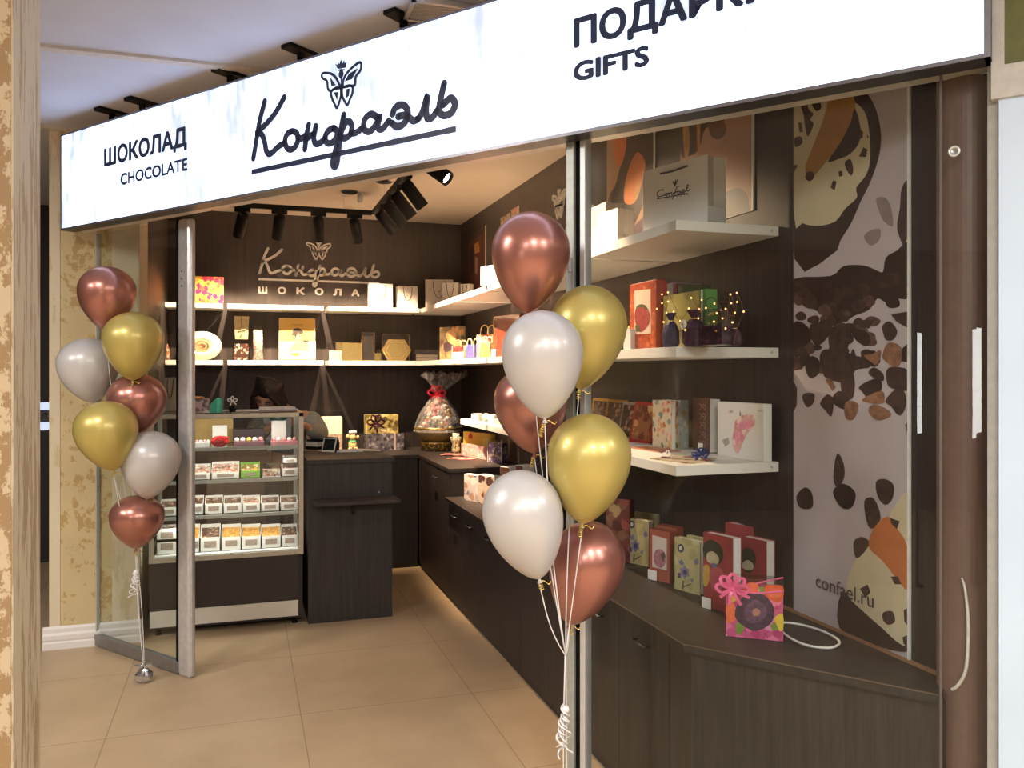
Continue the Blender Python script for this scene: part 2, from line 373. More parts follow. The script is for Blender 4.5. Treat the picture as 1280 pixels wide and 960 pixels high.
row('ПОДАРКИ', 717.5, 61, 970, 2, 37.5, .04)
row('GIFTS', 717, 103.5, 812, 85, 26, .042)
LOGO = [  # (points in the zoomed photograph, closed?) : handwritten wordmark with rule
    [(125, 505), (100, 600), (85, 690), (68, 790)],
    [(222, 485), (180, 560), (130, 620), (85, 662), (108, 668), (125, 710), (133, 752), (152, 768), (195, 730), (228, 712)],
    [(262, 655), (238, 668), (226, 705), (240, 742), (268, 742), (290, 705), (285, 665), (262, 655)],
    [(290, 690), (312, 690), (330, 676)],
    [(345, 622), (334, 680), (326, 745)], [(328, 700), (352, 680), (372, 668)], [(380, 630), (370, 690), (380, 718), (402, 714), (428, 690)],
    [(470, 640), (442, 655), (426, 690), (440, 716), (468, 708), (490, 665), (470, 640)],
    [(520, 575), (506, 650), (496, 740), (486, 815), (474, 835), (464, 815), (476, 760), (494, 700), (516, 640), (540, 605), (560, 628), (552, 672), (528, 690), (508, 688)],
    [(556, 668), (585, 662), (614, 640)],
    [(688, 588), (655, 572), (624, 600), (622, 646), (650, 658), (682, 622), (702, 578), (690, 636), (712, 646), (745, 606)],
    [(764, 572), (774, 545), (800, 527), (826, 532), (840, 562), (834, 600), (812, 626), (784, 634), (758, 616)], [(792, 584), (826, 578), (848, 592), (868, 606), (892, 597)],
    [(890, 600), (914, 560), (938, 482), (932, 548), (938, 594), (962, 590), (986, 556)],
    [(1022, 420), (1004, 500), (996, 556), (1020, 580), (1058, 566), (1076, 524), (1054, 494), (1016, 528)],
]
RULE = [(60, 858), (1080, 648)]
WING = [[(500, 440), (480, 440), (455, 455), (441, 442), (436, 405), (414, 390), (411, 372), (425, 364), (460, 370), (485, 395), (500, 430)],
        [(515, 432), (520, 395), (545, 355), (588, 318), (606, 316), (604, 350), (580, 385), (575, 425), (550, 430), (520, 436)],
        [(503, 440), (470, 446), (456, 465), (463, 495), (474, 520), (485, 540), (495, 520), (505, 480), (506, 445)],
        [(513, 438), (545, 428), (564, 436), (562, 470), (550, 497), (538, 526), (524, 505), (513, 480), (511, 445)]]
CELL = [[(452, 385), (480, 426), (458, 430)], [(590, 342), (560, 396), (526, 408), (545, 370)], [(470, 462), (491, 460), (487, 500)], [(534, 446), (550, 442), (546, 478), (532, 492)]]
CROWN = [(478, 318), (488, 326), (490, 306), (499, 322), (506, 296), (514, 320), (522, 300), (524, 318), (536, 306), (530, 338), (490, 345)]
def z2(p): return sgn(300 + p[0] / 4, p[1] / 4)
ux0, uz0 = z2(RULE[0]); ux1, uz1 = z2(RULE[1]); UL = ux1 - ux0; UZ = (uz0 + uz1) / 2
def nrm(p):  # wordmark units: x along the rule 0..1, z above it
    x, z = z2(p); k = (x - ux0) / UL; return (k, (z - (uz0 + (uz1 - uz0) * k)) / UL)
LOGO_N = [[nrm(p) for p in st] for st in LOGO]; WING_N = [[nrm(p) for p in st] for st in WING]; CELL_N = [[nrm(p) for p in st] for st in CELL]; CROWN_N = [nrm(p) for p in CROWN]
def wordmark(parent, mat, x0, z0, L, w, only=None, t=.002, name='wordmark'):
    m = MB(); f = lambda p: (x0 + p[0] * L, z0 + p[1] * L)
    for st in LOGO_N: m.strip([f(p) for p in st], w, 0, t)
    o = m.build(name, mat, parent)
    m = MB(); m.prism([(x0, z0 - w * .38), (x0 + L, z0 - w * .38), (x0 + L, z0 + w * .38), (x0, z0 + w * .38)], -t, 0, 'y')
    m.build('rule', mat, parent); return o
def emblem(parent, mat, x0, z0, L, w, t=.002):
    m = MB(); f = lambda p: (x0 + p[0] * L, z0 + p[1] * L)
    for st in WING_N: m.strip([f(p) for p in st + st[:1]], w, 0, t)
    for c in CELL_N: m.prism([f(p) for p in c], -t, 0, 'y')
    m.prism([f(p) for p in CROWN_N], -t, 0, 'y')
    cx, cz = f(nrm((507, 371))); m.prism([(cx + .012 * L * math.cos(a * PI / 6), cz + .016 * L * math.sin(a * PI / 6)) for a in range(12)], -t, 0, 'y')
    m.strip([f(nrm(p)) for p in [(492, 352), (508, 348), (524, 350)]], w * .5, 0, t); m.strip([f(nrm(p)) for p in [(507, 395), (508, 430), (508, 490)]], w * .6, 0, t)
    return m.build('butterfly_emblem', mat, parent)
wordmark(sign, NAVY, ux0, UZ, UL, .028); emblem(sign, NAVY, ux0, UZ, UL, .011)
for k, (u, v) in enumerate(((150, 141), (188, 118), (298, 92), (386, 66), (514, 20))):
    x = at_F(u, v, 0)[0]; br = MB(); br.box(x - .03, x + .03, -.02, .20, 2.888, 2.904).box(x - .012, x + .012, .05, .07, 2.86, 2.89).tube([(x, .06, SZ1 - .01), (x, .06, 2.895)], .007)
    br.build('mounting_bracket', BLACK, sign)

# air grille and detectors outside
p = at_Z(562, 14, 2.905); v_ = root('ceiling_vent', 'grey slatted air grille in the ceiling above the lightbox sign', 'vent', (p.x, p.y, 2.885), 0)
MB().box(-.16, .16, -.09, -.075, 0, .019).box(-.16, .16, .075, .09, 0, .019).box(-.16, -.145, -.09, .09, 0, .019).box(.145, .16, -.09, .09, 0, .019).build('frame', ALU, v_)
m_ = MB()
for k in range(11): m_.box(-.145, .145, -.07 + k * .0135, -.064 + k * .0135, .004, .016)
m_.build('louvre', ALU, v_)

# ---------------------------------------------------------------- balloons
def balloon_mat(name, col, rough, metal, sheen=0.0, trans=0.0):
    m, nt, b = _nt(name)
    lw = nt.nodes.new('ShaderNodeLayerWeight'); lw.inputs[0].default_value = .25
    b.inputs['Base Color'].default_value = (*col, 1); b.inputs['Roughness'].default_value = rough; b.inputs['Metallic'].default_value = metal
    b.inputs['Coat Weight'].default_value = .35; b.inputs['Coat Roughness'].default_value = .16
    f = noise(nt, pos(nt, obj=True), 60, 2); bump(nt, b, f, .02, .001)
    if trans: b.inputs['Subsurface Weight'].default_value = trans; b.inputs['Subsurface Radius'].default_value = (.03, .03, .025)
    return m
B_ROSE = balloon_mat('chrome rose gold latex', (.47, .20, .155), .30, .70)
B_GOLD = balloon_mat('pearl gold latex', (.58, .47, .135), .38, .40)
B_PEARL = balloon_mat('pearl white latex', (.60, .585, .575), .36, .15)
STRING = plain('white curling ribbon', (.80, .78, .76), .35, var=.02)
GSTR = plain('gold curling ribbon', (.80, .58, .14), .25, .7)
def prof_b(H, Wd):
    out = [(.006, -.012), (.0085, -.010), (.004, -.002), (.0045, .001)]
    for i in range(1, 27):
        z = i / 27
        z = z ** 1.0
        if z < .62: r = .03 + .97 * math.sin(z / .62 * PI / 2) ** .68
        else: r = math.sqrt(max(0, 1 - ((z - .62) / .38) ** 2))
        out.append((r * Wd / 2, z * H))
    for q in (.975, .99, .998): out.append((math.sqrt(1 - ((q - .62) / .38) ** 2) * Wd / 2, q * H))
    out.append((.0005, H)); return out
def balloon(kind, label, group, top, tip, wpx, d, tie, curl=0, gold_curl=True, dtip=0.0):
    """top/tip: crown and neck in the photograph; tie: where the ribbons meet (world)"""
    T = at_d(*top, d - dtip); N = at_d(*tip, d + dtip); ax = (T - N); H = ax.length; Wd = wpx / FP * d
    b = root('balloon', label, 'balloon', N, 0, group)
    q = Vector((0, 0, 1)).rotation_difference(ax.normalized())
    mat = {'rose': B_ROSE, 'gold': B_GOLD, 'pearl': B_PEARL}[kind]
    o = MB().lathe(prof_b(H, Wd), 48).build('latex_skin', mat, b, True); o.rotation_mode = 'QUATERNION'; o.rotation_quaternion = q
    st = Vector(tie) - N; side = Vector((R.uniform(-1, 1), R.uniform(-.3, .3), 0)) * .012
    pts = [Vector((0, 0, -.008)) - ax.normalized() * .006 + (st * t) + side * math.sin(PI * t) + Vector((0, 0, -.03)) * math.sin(PI * t) * .6 for t in [i / 10 for i in range(11)]]
    MB().tube(pts, .0019, 5).build('string', STRING, b, True)
    # short curled ribbon ends at the neck
    m = MB(); n = 26; turns = 3 + curl
    dr = Vector((R.uniform(-.3, .3), 0, -1)).normalized()
    m.tube([dr * (.012 + .02 * turns * t / 3) + Vector((math.cos(t * turns * 2 * PI) * .006, math.sin(t * turns * 2 * PI) * .006, 0)) for t in [i / n for i in range(n + 1)]], .0018, 5)
    m.tube(spline([(0, 0, -.008), (.012, -.006, -.004), (.026, -.01, -.014), (.034, -.008, -.006)], 4), .0016, 5)
    m.build('curled_ribbon', GSTR if gold_curl else STRING, b, True)
    return b
TIE_R = at_d(707, 815, 2.455); TIE_L = at_d(170, 690, 4.12)
gR, gL = 'balloons of the bouquet by the glass panel post', 'balloons of the bouquet by the open glass door'
balloon('rose', 'shiny rose gold balloon at the top of the bouquet before the glass panel post', gR, (667, 265), (658, 392), 98, 2.60, TIE_R)
balloon('gold', 'gold balloon beside the topmost rose gold one in the near bouquet', gR, (742, 357), (724, 487), 97, 2.61, TIE_R)
balloon('pearl', 'pearl white balloon under the topmost rose gold one in the near bouquet', gR, (676, 388), (681, 524), 102, 2.40, TIE_R, 3)
balloon('rose', 'rose gold balloon half hidden behind a pearl white one in the near bouquet', gR, (660, 458), (668, 567), 92, 2.68, TIE_R, 2)
balloon('gold', 'large gold balloon in the middle of the near bouquet', gR, (742, 517), (728, 655), 105, 2.46, TIE_R, 1)
balloon('pearl', 'pearl white balloon lowest in the near bouquet, before the dark counter front', gR, (640, 589), (674, 724), 100, 2.42, TIE_R)
balloon('rose', 'rose gold balloon at the bottom of the near bouquet, before the glass panel post', gR, (748, 653), (712, 781), 93, 2.61, TIE_R)
balloon('rose', 'rose gold balloon at the top of the far bouquet beside the papered wall', gL, (135, 333), (132, 413), 68, 4.12, TIE_L)
balloon('gold', 'gold balloon near the top of the far bouquet, under the rose gold one', gL, (167, 390), (166, 476), 72, 4.05, TIE_L)
balloon('pearl', 'pearl white balloon against the papered wall in the far bouquet', gL, (106, 423), (116, 504), 72, 4.19, TIE_L)
balloon('rose', 'rose gold balloon in the middle of the far bouquet behind the others', gL, (172, 467), (170, 546), 70, 4.17, TIE_L)
balloon('gold', 'gold balloon in the middle of the far bouquet, before the papered wall', gL, (126, 502), (142, 589), 75, 3.95, TIE_L)
balloon('pearl', 'pearl white balloon low in the far bouquet, touching the door frame edge', gL, (192, 539), (183, 624), 72, 4.07, TIE_L)
balloon('rose', 'rose gold balloon lowest in the far bouquet of the open door', gL, (172, 619), (170, 686), 65, 4.10, TIE_L)
# ribbons tied together below the bouquets, and their weights
def tie(label, P, foot, wl, seed, scale=1.0):
    rr = random.Random(seed)
    t = root('ribbon_tie', label, 'ribbon', P, 0)
    m = MB(); L = foot - P
    for k in range(4):
        o = Vector((rr.uniform(-1, 1), rr.uniform(-1, 1), 0)) * .004
        m.tube([L * q + o * math.sin(PI * q) * 2 + o * .3 for q in [i / 12 for i in range(13)]], .0019, 5)
    m.build('strand', STRING, t, True)
    m = MB()
    for k in range(5):
        h = wl + rr.uniform(-.02, .02); a0 = rr.uniform(0, 6); ln = rr.uniform(.07, .13) * scale; tn = rr.randint(2, 4); sx = rr.uniform(-.25, .15)
        m.tube([Vector((math.cos(a0 + q * tn * 2 * PI) * .012 + sx * ln * q, math.sin(a0 + q * tn * 2 * PI) * .012, -h - q * ln)) for q in [i / 30 for i in range(31)]], .0028, 5)
    m.ball((0, 0, -wl), .012, n=10); m.build('curl', STRING, t, True)
def weight(label, F):
    w = root('balloon_weight', label, 'balloon weight', F)
    m = MB(); rr = random.Random(3); prof = [(.002, 0), (.03, .002), (.042, .018), (.040, .04), (.024, .058), (.012, .066)]
    m.lathe(prof, 14)
    for v in m.bm.verts: v.co += Vector((rr.uniform(-1, 1), rr.uniform(-1, 1), rr.uniform(-.4, .4))) * .006; v.co.z = max(v.co.z, 0)
    m.build('foil_wrap', SILVER, w)
    m = MB()
    for k in range(9):
        a = k * .7; m.tube(spline([(0, 0, .064), (.02 * math.cos(a), .02 * math.sin(a), .082), (.045 * math.cos(a), .045 * math.sin(a), .072 + .01 * (k % 3))], 4), .003, 5)
    m.build('foil_frill', SILVER, w)
FT_L = at_Z(180, 852, 0); FT_R = W((708 - UC) / FP * 2.45, 2.45)
tie('white curled ribbon knot under the bouquet in front of the glass panel post', TIE_R, FT_R + Vector((0, 0, .075)), .17, 5)
tie('white curled ribbon knot under the bouquet beside the open door', TIE_L, FT_L + Vector((0, 0, .07)), .10, 8)
weight('crumpled silver foil balloon weight on the floor by the open door', FT_L)
weight('silver foil balloon weight under the near bouquet on the floor', FT_R)

# ---------------------------------------------------------------- camera and view
cam = bpy.data.cameras.new('camera'); cam.sensor_width = 36; cam.lens = FP / 1280 * 36; cam.shift_y = (VH - 480) / 1280; cam.clip_start = .05
co = bpy.data.objects.new('camera', cam); C.objects.link(co); co.location = (0, 0, EYE); co.rotation_euler = (PI / 2, 0, -YAW); S.camera = co
S.view_settings.view_transform = 'Standard'; S.view_settings.look = 'None'; S.view_settings.gamma = 1; S.view_settings.use_curve_mapping = False
S.view_settings.exposure = 0.0
S.cycles.max_bounces = 8; S.cycles.transparent_max_bounces = 24; S.cycles.caustics_reflective = False; S.cycles.caustics_refractive = False; S.cycles.sample_clamp_indirect = 6
wd = bpy.data.worlds.new('world'); S.world = wd; wd.use_nodes = True
wd.node_tree.nodes['Background'].inputs[0].default_value = (.55, .58, .62, 1); wd.node_tree.nodes['Background'].inputs[1].default_value = .05
def area(name, loc, size, power, col, rot=(0, 0, 0), sy=None):
    l = bpy.data.lights.new(name, 'AREA'); l.size = size; l.energy = power; l.color = col
    if sy: l.shape = 'RECTANGLE'; l.size_y = sy
    o = bpy.data.objects.new(name, l); C.objects.link(o); o.location = loc; o.rotation_euler = rot; return o
# concourse lamps set in its ceiling, behind and beside the viewer
for k, (x, y) in enumerate(((-2.7, -2.3), (.3, -.7), (1.9, -.9), (-1.6, -1.8), (3.2, .4), (0, -3.4), (-3.2, 2.8), (3, -3.2))):
    area('concourse_area_light', (x, y, 2.885), .6, 76, (1.0, .96, .92))
area('concourse_area_light', (-1.6, 2.5, 2.885), .5, 45, (1.0, .95, .9))  # added lamp, out of view, to brighten the balloons by the open door
# the shop's warm ceiling bounce comes from its track spots (below)
# ---------------------------------------------------------------- track lights
WARM = (1.0, .70, .44)
YT, ZK = 6.22, 2.752
def track(label, a, b):
    t = root('lighting_track', label, 'lighting track', (0, 0, 0)); m = MB()
    x0, x1 = sorted((a[0], b[0])); y0, y1 = sorted((a[1], b[1]))
    m.box(x0 - .017, x1 + .017, y0 - .017, y1 + .017, ZK - .034, ZK, bev=.002); m.build('rail', BLACK, t)
    for q in (.18, .82): m = MB(); px, py = x0 + (x1 - x0) * q, y0 + (y1 - y0) * q; m.tube([(px, py, ZK - .002), (px, py, 2.8495)], .0018, 6).lathe([(.012, 2.84), (.02, 2.8495)], 14, (px, py, 0)); m.build('suspension_wire', ALU, t)
    m = MB(); m.box(a[0] - .019, a[0] + .019, a[1] - .019, a[1] + .019, ZK - .04, ZK + .001); m.build('end_cap', BLACK, t); return t
track('black suspended lighting track running parallel to the back wall', (-.16, YT), (.91, YT))
track('black lighting track running from the back wall towards the entrance', (.94, 3.7), (.94, YT - .04))
LENS = plain('lit lamp lens', (1, .9, .75), .3, emit=((1.0, .84, .62), 14))
def spot(label, x, y, aim, along, power, cone=74, ln=.18, r=.040, group=None):
    """aim: unit-ish direction of the beam"""
    s = root('track_spotlight', label, 'spotlight', (x, y, ZK - .034), 0, group)
    m = MB()
    if along == 'x': m.box(-.055, .055, -.016, .016, -.03, 0, bev=.002)
    else: m.box(-.016, .016, -.055, .055, -.03, 0, bev=.002)
    m.build('adapter', BLACK, s)
    A = Vector(aim).normalized(); side = Vector((0, 0, -1)); pv = Vector((0, 0, -.075))
    m = MB(); m.tube([(0, 0, -.03), (0, 0, -.075)], .010, 10); m.build('arm', BLACK, s)
    q = Vector((0, 0, 1)).rotation_difference(A)
    bc = pv + A * (-.035)
    h = MB(); h.lathe([(.004, -.004), (r * .86, 0), (r * .97, .02), (r, .03), (r, ln), (r * .9, ln), (r * .82, ln - .02), (.01, ln - .022)], 28)
    o = h.build('lamp_body', BLACK, s, True); o.rotation_mode = 'QUATERNION'; o.rotation_quaternion = q; o.location = bc
    e = MB(); e.lathe([(.002, ln - .0205), (r * .80, ln - .0195), (r * .80, ln - .017), (.002, ln - .015)], 24)
    o = e.build('lens', LENS, s); o.rotation_mode = 'QUATERNION'; o.rotation_quaternion = q; o.location = bc
    l = bpy.data.lights.new('beam', 'SPOT'); l.energy = power; l.color = WARM; l.spot_size = math.radians(cone); l.spot_blend = .55; l.shadow_soft_size = .009
    lo = bpy.data.objects.new('beam', l); C.objects.link(lo); lo.parent = s; lo.rotation_mode = 'QUATERNION'
    lo.location = bc + A * (ln + .012); lo.rotation_quaternion = Vector((0, 0, -1)).rotation_difference(A)
    return s
gs = 'spotlights on the ceiling tracks'
for k, (x, aim, t) in enumerate(((.006, (-.25, .68, -1), 'first'), (.26, (-.10, .70, -1), 'second'), (.537, (.10, .70, -1), 'third'))):
    spot(f'black track spotlight above the back shelves, {t} from the open end of its track', x, YT, aim, 'x', 175, group=gs)
spot('black track spotlight above the back shelves where the two tracks meet', .80, YT, (.28, .68, -1), 'x', 175, group=gs)
nm = ['next to the corner of the tracks', 'second from the corner of the tracks', 'third from the corner of the tracks', 'fourth from the corner of the tracks', 'with its bright lens showing, nearest the entrance', 'added unseen above the sign to light the near wall']
for k, y in enumerate((5.84, 5.51, 5.20, 4.87, 4.31, 3.50)):
    aim = (.75, .06, -.92) if k < 4 else ((.9, -.75, -.85) if k == 4 else (.6, -.2, -1))
    spot('black spotlight of the long track, ' + nm[k], .94, y, aim, 'y', 270 if k < 4 else (85 if k == 4 else 110), group=gs)  # last spotlight is added out of view to brighten the near right wall
# ceiling fittings
p = at_Z(480, 225.5, 2.85); q = at_Z(437, 239, 2.85)
for i, (pp, lb) in enumerate(((p, 'round dark recessed ceiling speaker nearer the sign'), (q, 'round dark recessed ceiling speaker beyond the sprinkler'))):
    s_ = root('ceiling_speaker', lb, 'ceiling speaker', (pp.x, pp.y, 2.835)); MB().lathe([(.002, 0), (.05, 0), (.055, .005), (.055, .0145)], 24).build('grille', BLACK, s_, True)
    MB().lathe([(.055, .006), (.063, .008), (.063, .0145), (.055, .0145)], 24).build('bezel', INK, s_, True)
p = at_Z(450, 240, 2.85); s_ = root('ceiling_sprinkler', 'small grey pendant sprinkler on the shop ceiling', 'sprinkler', (p.x, p.y, 2.7704)); MB().lathe([(.002, 0), (.012, .002), (.02, .012), (.02, .05), (.012, .06), (.012, .0795)], 16).build('body', ALU, s_, True); MB().lathe([(.012, .074), (.034, .076), (.03, .0799), (.012, .0799)], 20).build('collar', ALUL, s_, True)
for (u, v), lb in (((492, 224), 'pale ring-shaped ceiling fitting near the dark speaker'), ((437, 260), 'pale ring-shaped ceiling fitting above the back lighting track')):
    p = at_Z(u, v, 2.85); s_ = root('ceiling_ring', lb, 'ceiling fitting', (p.x, p.y, 2.838)); MB().lathe([(.02, .004), (.022, 0), (.036, .002), (.04, .0119), (.02, .0119)], 24).build('bezel', CEIL, s_, True); MB().lathe([(.002, .006), (.02, .005), (.02, .0119)], 20).build('lens', ALUL, s_, True)

# ---------------------------------------------------------------- shelves
gap = .03
def shelf(label, x0, x1, y0, y1, zt, group):
    s = root('wall_shelf', label, 'shelf', ((x0 + x1) / 2, (y0 + y1) / 2, zt), 0, group); w, d = (x1 - x0) / 2, (y1 - y0) / 2
    MB().box(-w, w, -d, d, -.036, 0, bev=.0015).build('board', WHITE, s)
    m = MB(); m.lathe([(.002, 0), (.006, 0), (.006, .0008)], 12)
    o = m.build('cap_screw', plain('grey screw cap', (.5, .5, .48), .5), s); o.location = (w - .03, -d - .0002, -.018); o.rotation_euler = (PI / 2, 0, 0)
    return s
ZU, ZM, ZL = 2.075, 1.635, 1.222
bx = [(-.555, -.141), (-.105, .629), (.667, 1.408)]
for z, nm in ((ZU, 'upper'), (ZM, 'lower')):
    for (a, b), w_ in zip(bx, ('short white board at the open-door end', 'white board in the middle', 'white board at the corner end')):
        shelf(f'{w_} of the back wall, {nm} row of shelves', a, b, 6.81, 7.128, z, 'white boards on the back wall')
ys = [(2.549, 3.30), (3.33, 4.08), (4.11, 4.86), (4.89, 5.64), (5.67, 6.42), (6.45, 7.128)]
wd_ = ['nearest the shop front glass', 'second from the shop front glass', 'third from the shop front glass', 'fourth from the shop front glass', 'next to the corner board', 'in the back corner']
for z, nm, n in ((ZU, 'top row', 6), (ZM, 'middle row', 6), (ZL, 'bottom row', 4)):
    for (a, b), t in list(zip(ys, wd_))[:n]:
        if z == ZL and t == wd_[3]: b = 5.52
        if t == wd_[5]: x0_ = 1.43
        shelf(f'white board of the right wall, {nm}, {t}', 1.43, 1.848, a, b, z, 'white boards on the right wall')

# ---------------------------------------------------------------- counters
HND = plain('dark metal handle', (.10, .095, .09), .35, .8)
def handle(par, x, y, z, along='y', n=.09):
    m = MB()
    if along == 'y': m.tube([(x, y - n / 2, z), (x - .022, y - n / 2, z), (x - .022, y + n / 2, z), (x, y + n / 2, z)], .0045, 6)
    else: m.tube([(x - n / 2, y, z), (x - n / 2, y - .022, z), (x + n / 2, y - .022, z), (x + n / 2, y, z)], .0045, 6)
    return m.build('handle', HND, par, True)
ZC, ZT, ZS = .70, .89, 1.005
CX = 1.333
ylow = [(2.42, 3.18), (3.18, 3.94), (3.94, 4.70), (4.70, 5.456)]
for (a, b), t in zip(ylow, ('nearest the glass front', 'second from the glass front', 'third from the glass front', 'beside the taller corner cabinet')):
    c = root('low_cabinet', f'dark wood low cabinet under the right wall shelves, {t}', 'cabinet', (1.59, (a + b) / 2, 0), 0, 'low cabinets along the right wall'); h = (b - a) / 2 - .001
    MB().box(-.24, .255, -h, h, 0, ZC - .026).build('body', WOODB, c)
    for s in (-1, 1):
        y0, y1 = (-h + .002, -.0015) if s < 0 else (.0015, h - .002)
        dr = MB().box(-.257, -.24, y0, y1, .05, ZC - .03, bev=.001).build('door', WOODB, c); handle(dr, -.257, (y0 + y1) / 2, ZC - .10)
    MB().box(-.235, -.23, -h, h, 0, .05).build('kickboard', BLACK, c)
c = root('tall_cabinet', 'dark wood cabinet in the back corner, taller than the cabinets beside it', 'cabinet', (1.59, 6.12, 0), 0)
MB().box(-.24, .255, 5.458 - 6.12, 7.125 - 6.12, 0, ZT - .026).build('body', WOODB, c)
dr = MB().box(-.257, -.24, 5.462 - 6.12, 6.45 - 6.12, .05, ZT - .03, bev=.001).build('door', WOODB, c); handle(dr, -.257, -.30, ZT - .10)
MB().box(-.26, .257, 5.45 - 6.12, 7.127 - 6.12, ZT - .026, ZT, bev=.001).build('top', WOODB, c)
# window counter with its angled end, and the long worktop
e1, e2 = f2w(.053, .035), f2w(.75, .035)
c = root('window_counter', 'dark wood counter base with an angled end standing behind the glass front', 'cabinet', (0, 0, 0))
m_ = MB(); m_.prism([(1.334, 2.418), (1.848, 2.418), (1.848, e2.y + .03), tuple(e2.xy), tuple(e1.xy)][::-1], 0, ZC - .027); m_.build('body', WOODC, c)
EDGE = plain('brown edge banding', srgb(96, 78, 66), .4)
w = root('worktop', 'continuous dark wood worktop along the right wall with an angled window end', 'worktop', (0, 0, 0))
pl = [(1.308, 5.455), tuple(f2w(.033, .018).xy), tuple(f2w(.755, .018).xy), (1.8485, 1.80), (1.8485, 5.455)]
m_ = MB(); m_.prism(pl, ZC - .026, ZC); m_.build('top', WOODB, w)
m_ = MB(); P_ = [Vector((1.3075, 5.45, ZC - .001)), Vector((*f2w(.033, .0175).xy, ZC - .001)), Vector((*f2w(.755, .0175).xy, ZC - .001))]
m_.tube(P_, .0022, 6); m_.build('edge_band', EDGE, w)
# back counter and service counter
c = root('back_counter', 'dark wood counter against the back wall between the till and the corner cabinet', 'counter', (.85, 6.79, 0))
MB().box(-.60, .475, -.315, .335, 0, ZT - .026).build('body', WOODB, c); MB().box(-.60, .478, -.335, .337, ZT - .026, ZT, bev=.001).build('top', WOODB, c); MB().box(-.58, .475, -.319, -.315, .05, ZT - .03).build('front_panel', WOODB, c)
c = root('service_counter', 'dark wood till counter with a small shelf on its front, right of the pastry case', 'counter', (.65, 5.52, 0))
MB().box(-.262, .255, -.31, .30, 0, ZS - .026).build('body', WOODB, c); MB().box(-.268, .268, -.325, .31, ZS - .026, ZS, bev=.001).build('top', WOODB, c)
sh = MB(); sh.box(-.235, .275, -.49, -.311, .745, .763, bev=.001); sh = sh.build('bag_shelf', WOODB, c)
MB().prism([(-.44, .745), (-.311, .745), (-.311, .66), (-.33, .66)], .0, .018, 'x').build('bracket', WOODB, sh)
MB().lathe([(.002, -.002), (.006, 0), (.006, .001)], 10).build('screw_cap', ALU, c, True).matrix_local = Matrix.Translation((.17, -.3115, .79)) @ Matrix.Rotation(PI / 2, 4, 'X')
# ---------------------------------------------------------------- placing goods: a frame is (front-edge middle, turn, width, height)
def fD(u0, d0, u1, d1, vt, zb):
    a = at_d(u0, VH, d0); b = at_d(u1, VH, d1); a.z = b.z = zb; v = b - a
    return (a + b) / 2, math.atan2(v.y, v.x), v.length, EYE + (VH - vt) / FP * ((d0 + d1) / 2) - zb
def fY(u0, u1, vt, zb, Y, vb=None):
    a = at_Y(u0, VH, Y); b = at_Y(u1, VH, Y); t = at_Y((u0 + u1) / 2, vt, Y).z; a.z = b.z = zb; return (a + b) / 2, 0.0, (b - a).length, t - zb
def fX(u0, u1, vt, zb, X):
    a = at_X(u0, VH, X); b = at_X(u1, VH, X); t = at_X((u0 + u1) / 2, vt, X).z; a.z = b.z = zb; return (a + b) / 2, -PI / 2, (b - a).length, t - zb
def fZ(u0, v0, u1, v1, vt, zb):
    a = at_Z(u0, v0, zb); b = at_Z(u1, v1, zb); v = b - a; d0 = (zb - EYE) * FP / (VH - v0)
    return (a + b) / 2, math.atan2(v.y, v.x), v.length, EYE + (VH - vt) / FP * d0 - zb
def inv(F, u, v):
    """column, row -> local x, z on the front face of frame F"""
    loc, rz = F[0], F[1]; n = Vector((-math.sin(rz), math.cos(rz))); a, b = _dir(u)
    d = (n.x * loc.x + n.y * loc.y) / (n.x * a + n.y * b); p = Vector((a * d, b * d)) - loc.xy
    return p.x * math.cos(rz) + p.y * math.sin(rz), EYE + (VH - v) / FP * d - loc.z
def rootF(name, label, cat, F, group=None, dz=.0006): return root(name, label, cat, F[0] + Vector((0, 0, dz)), F[1], group)

def paper_bag(label, F, depth, logo=True, group='white paper gift bags', handles=True, big=False):
    r = rootF('paper_bag', label, 'gift bag', F, group); w, h = F[2] / 2, F[3]; d = depth
    m = MB(); iw = .0012
    # four walls, open at the top, side gussets folded in
    for y in (0, d - iw): m.box(-w, w, y, y + iw, 0, h)
    for s in (-1, 1):
        m.prism([(s * w, 0), (s * (w - d * .16), d / 2), (s * w, d), (s * (w - iw), d), (s * (w - d * .16 - iw), d / 2), (s * (w - iw), 0)], h * .30, h)
        m.prism([(s * w, 0), (s * w, d), (s * (w - iw), d), (s * (w - iw), 0)], 0, h * .30)
    m.box(-w, w, 0, d, 0, .001); m.build('body', PAPER, r)
    if handles:
        for y in (-.002, d + .002):
            k = .42 * w; q = .0022 if not big else .0035; s = -1 if y < 0 else 1
            if big: pts = [(-k, y, h * .90), (-k * .5, y + s * .006, h * .885), (0, y + s * .01, h * .878), (k * .5, y + s * .006, h * .892), (k, y, h * .91)]
            else: pts = [(-k, y, h * .95), (-k * .98, y + s * .004, h * .75), (-k * .62, y + s * .006, h * .48), (0, y + s * .007, h * .36), (k * .62, y + s * .006, h * .48), (k * .98, y + s * .004, h * .75), (k, y, h * .95)]
            MB().tube(spline(pts, 5), q, 6).build('handle', CORD, r, True)
    if logo:
        m = MB(); s = w * .09
        for k in (-1, 0, 1): m.strip([(k * s * .2, h * .56), (k * s * .8, h * .56 + s)], s * .25, 0, .0004)
        m.prism([(-w * .34, h * .50), (w * .34, h * .50), (w * .34, h * .507), (-w * .34, h * .507)], -.0004, 0, 'y'); m.build('printed_logo', INK, r)
    return r
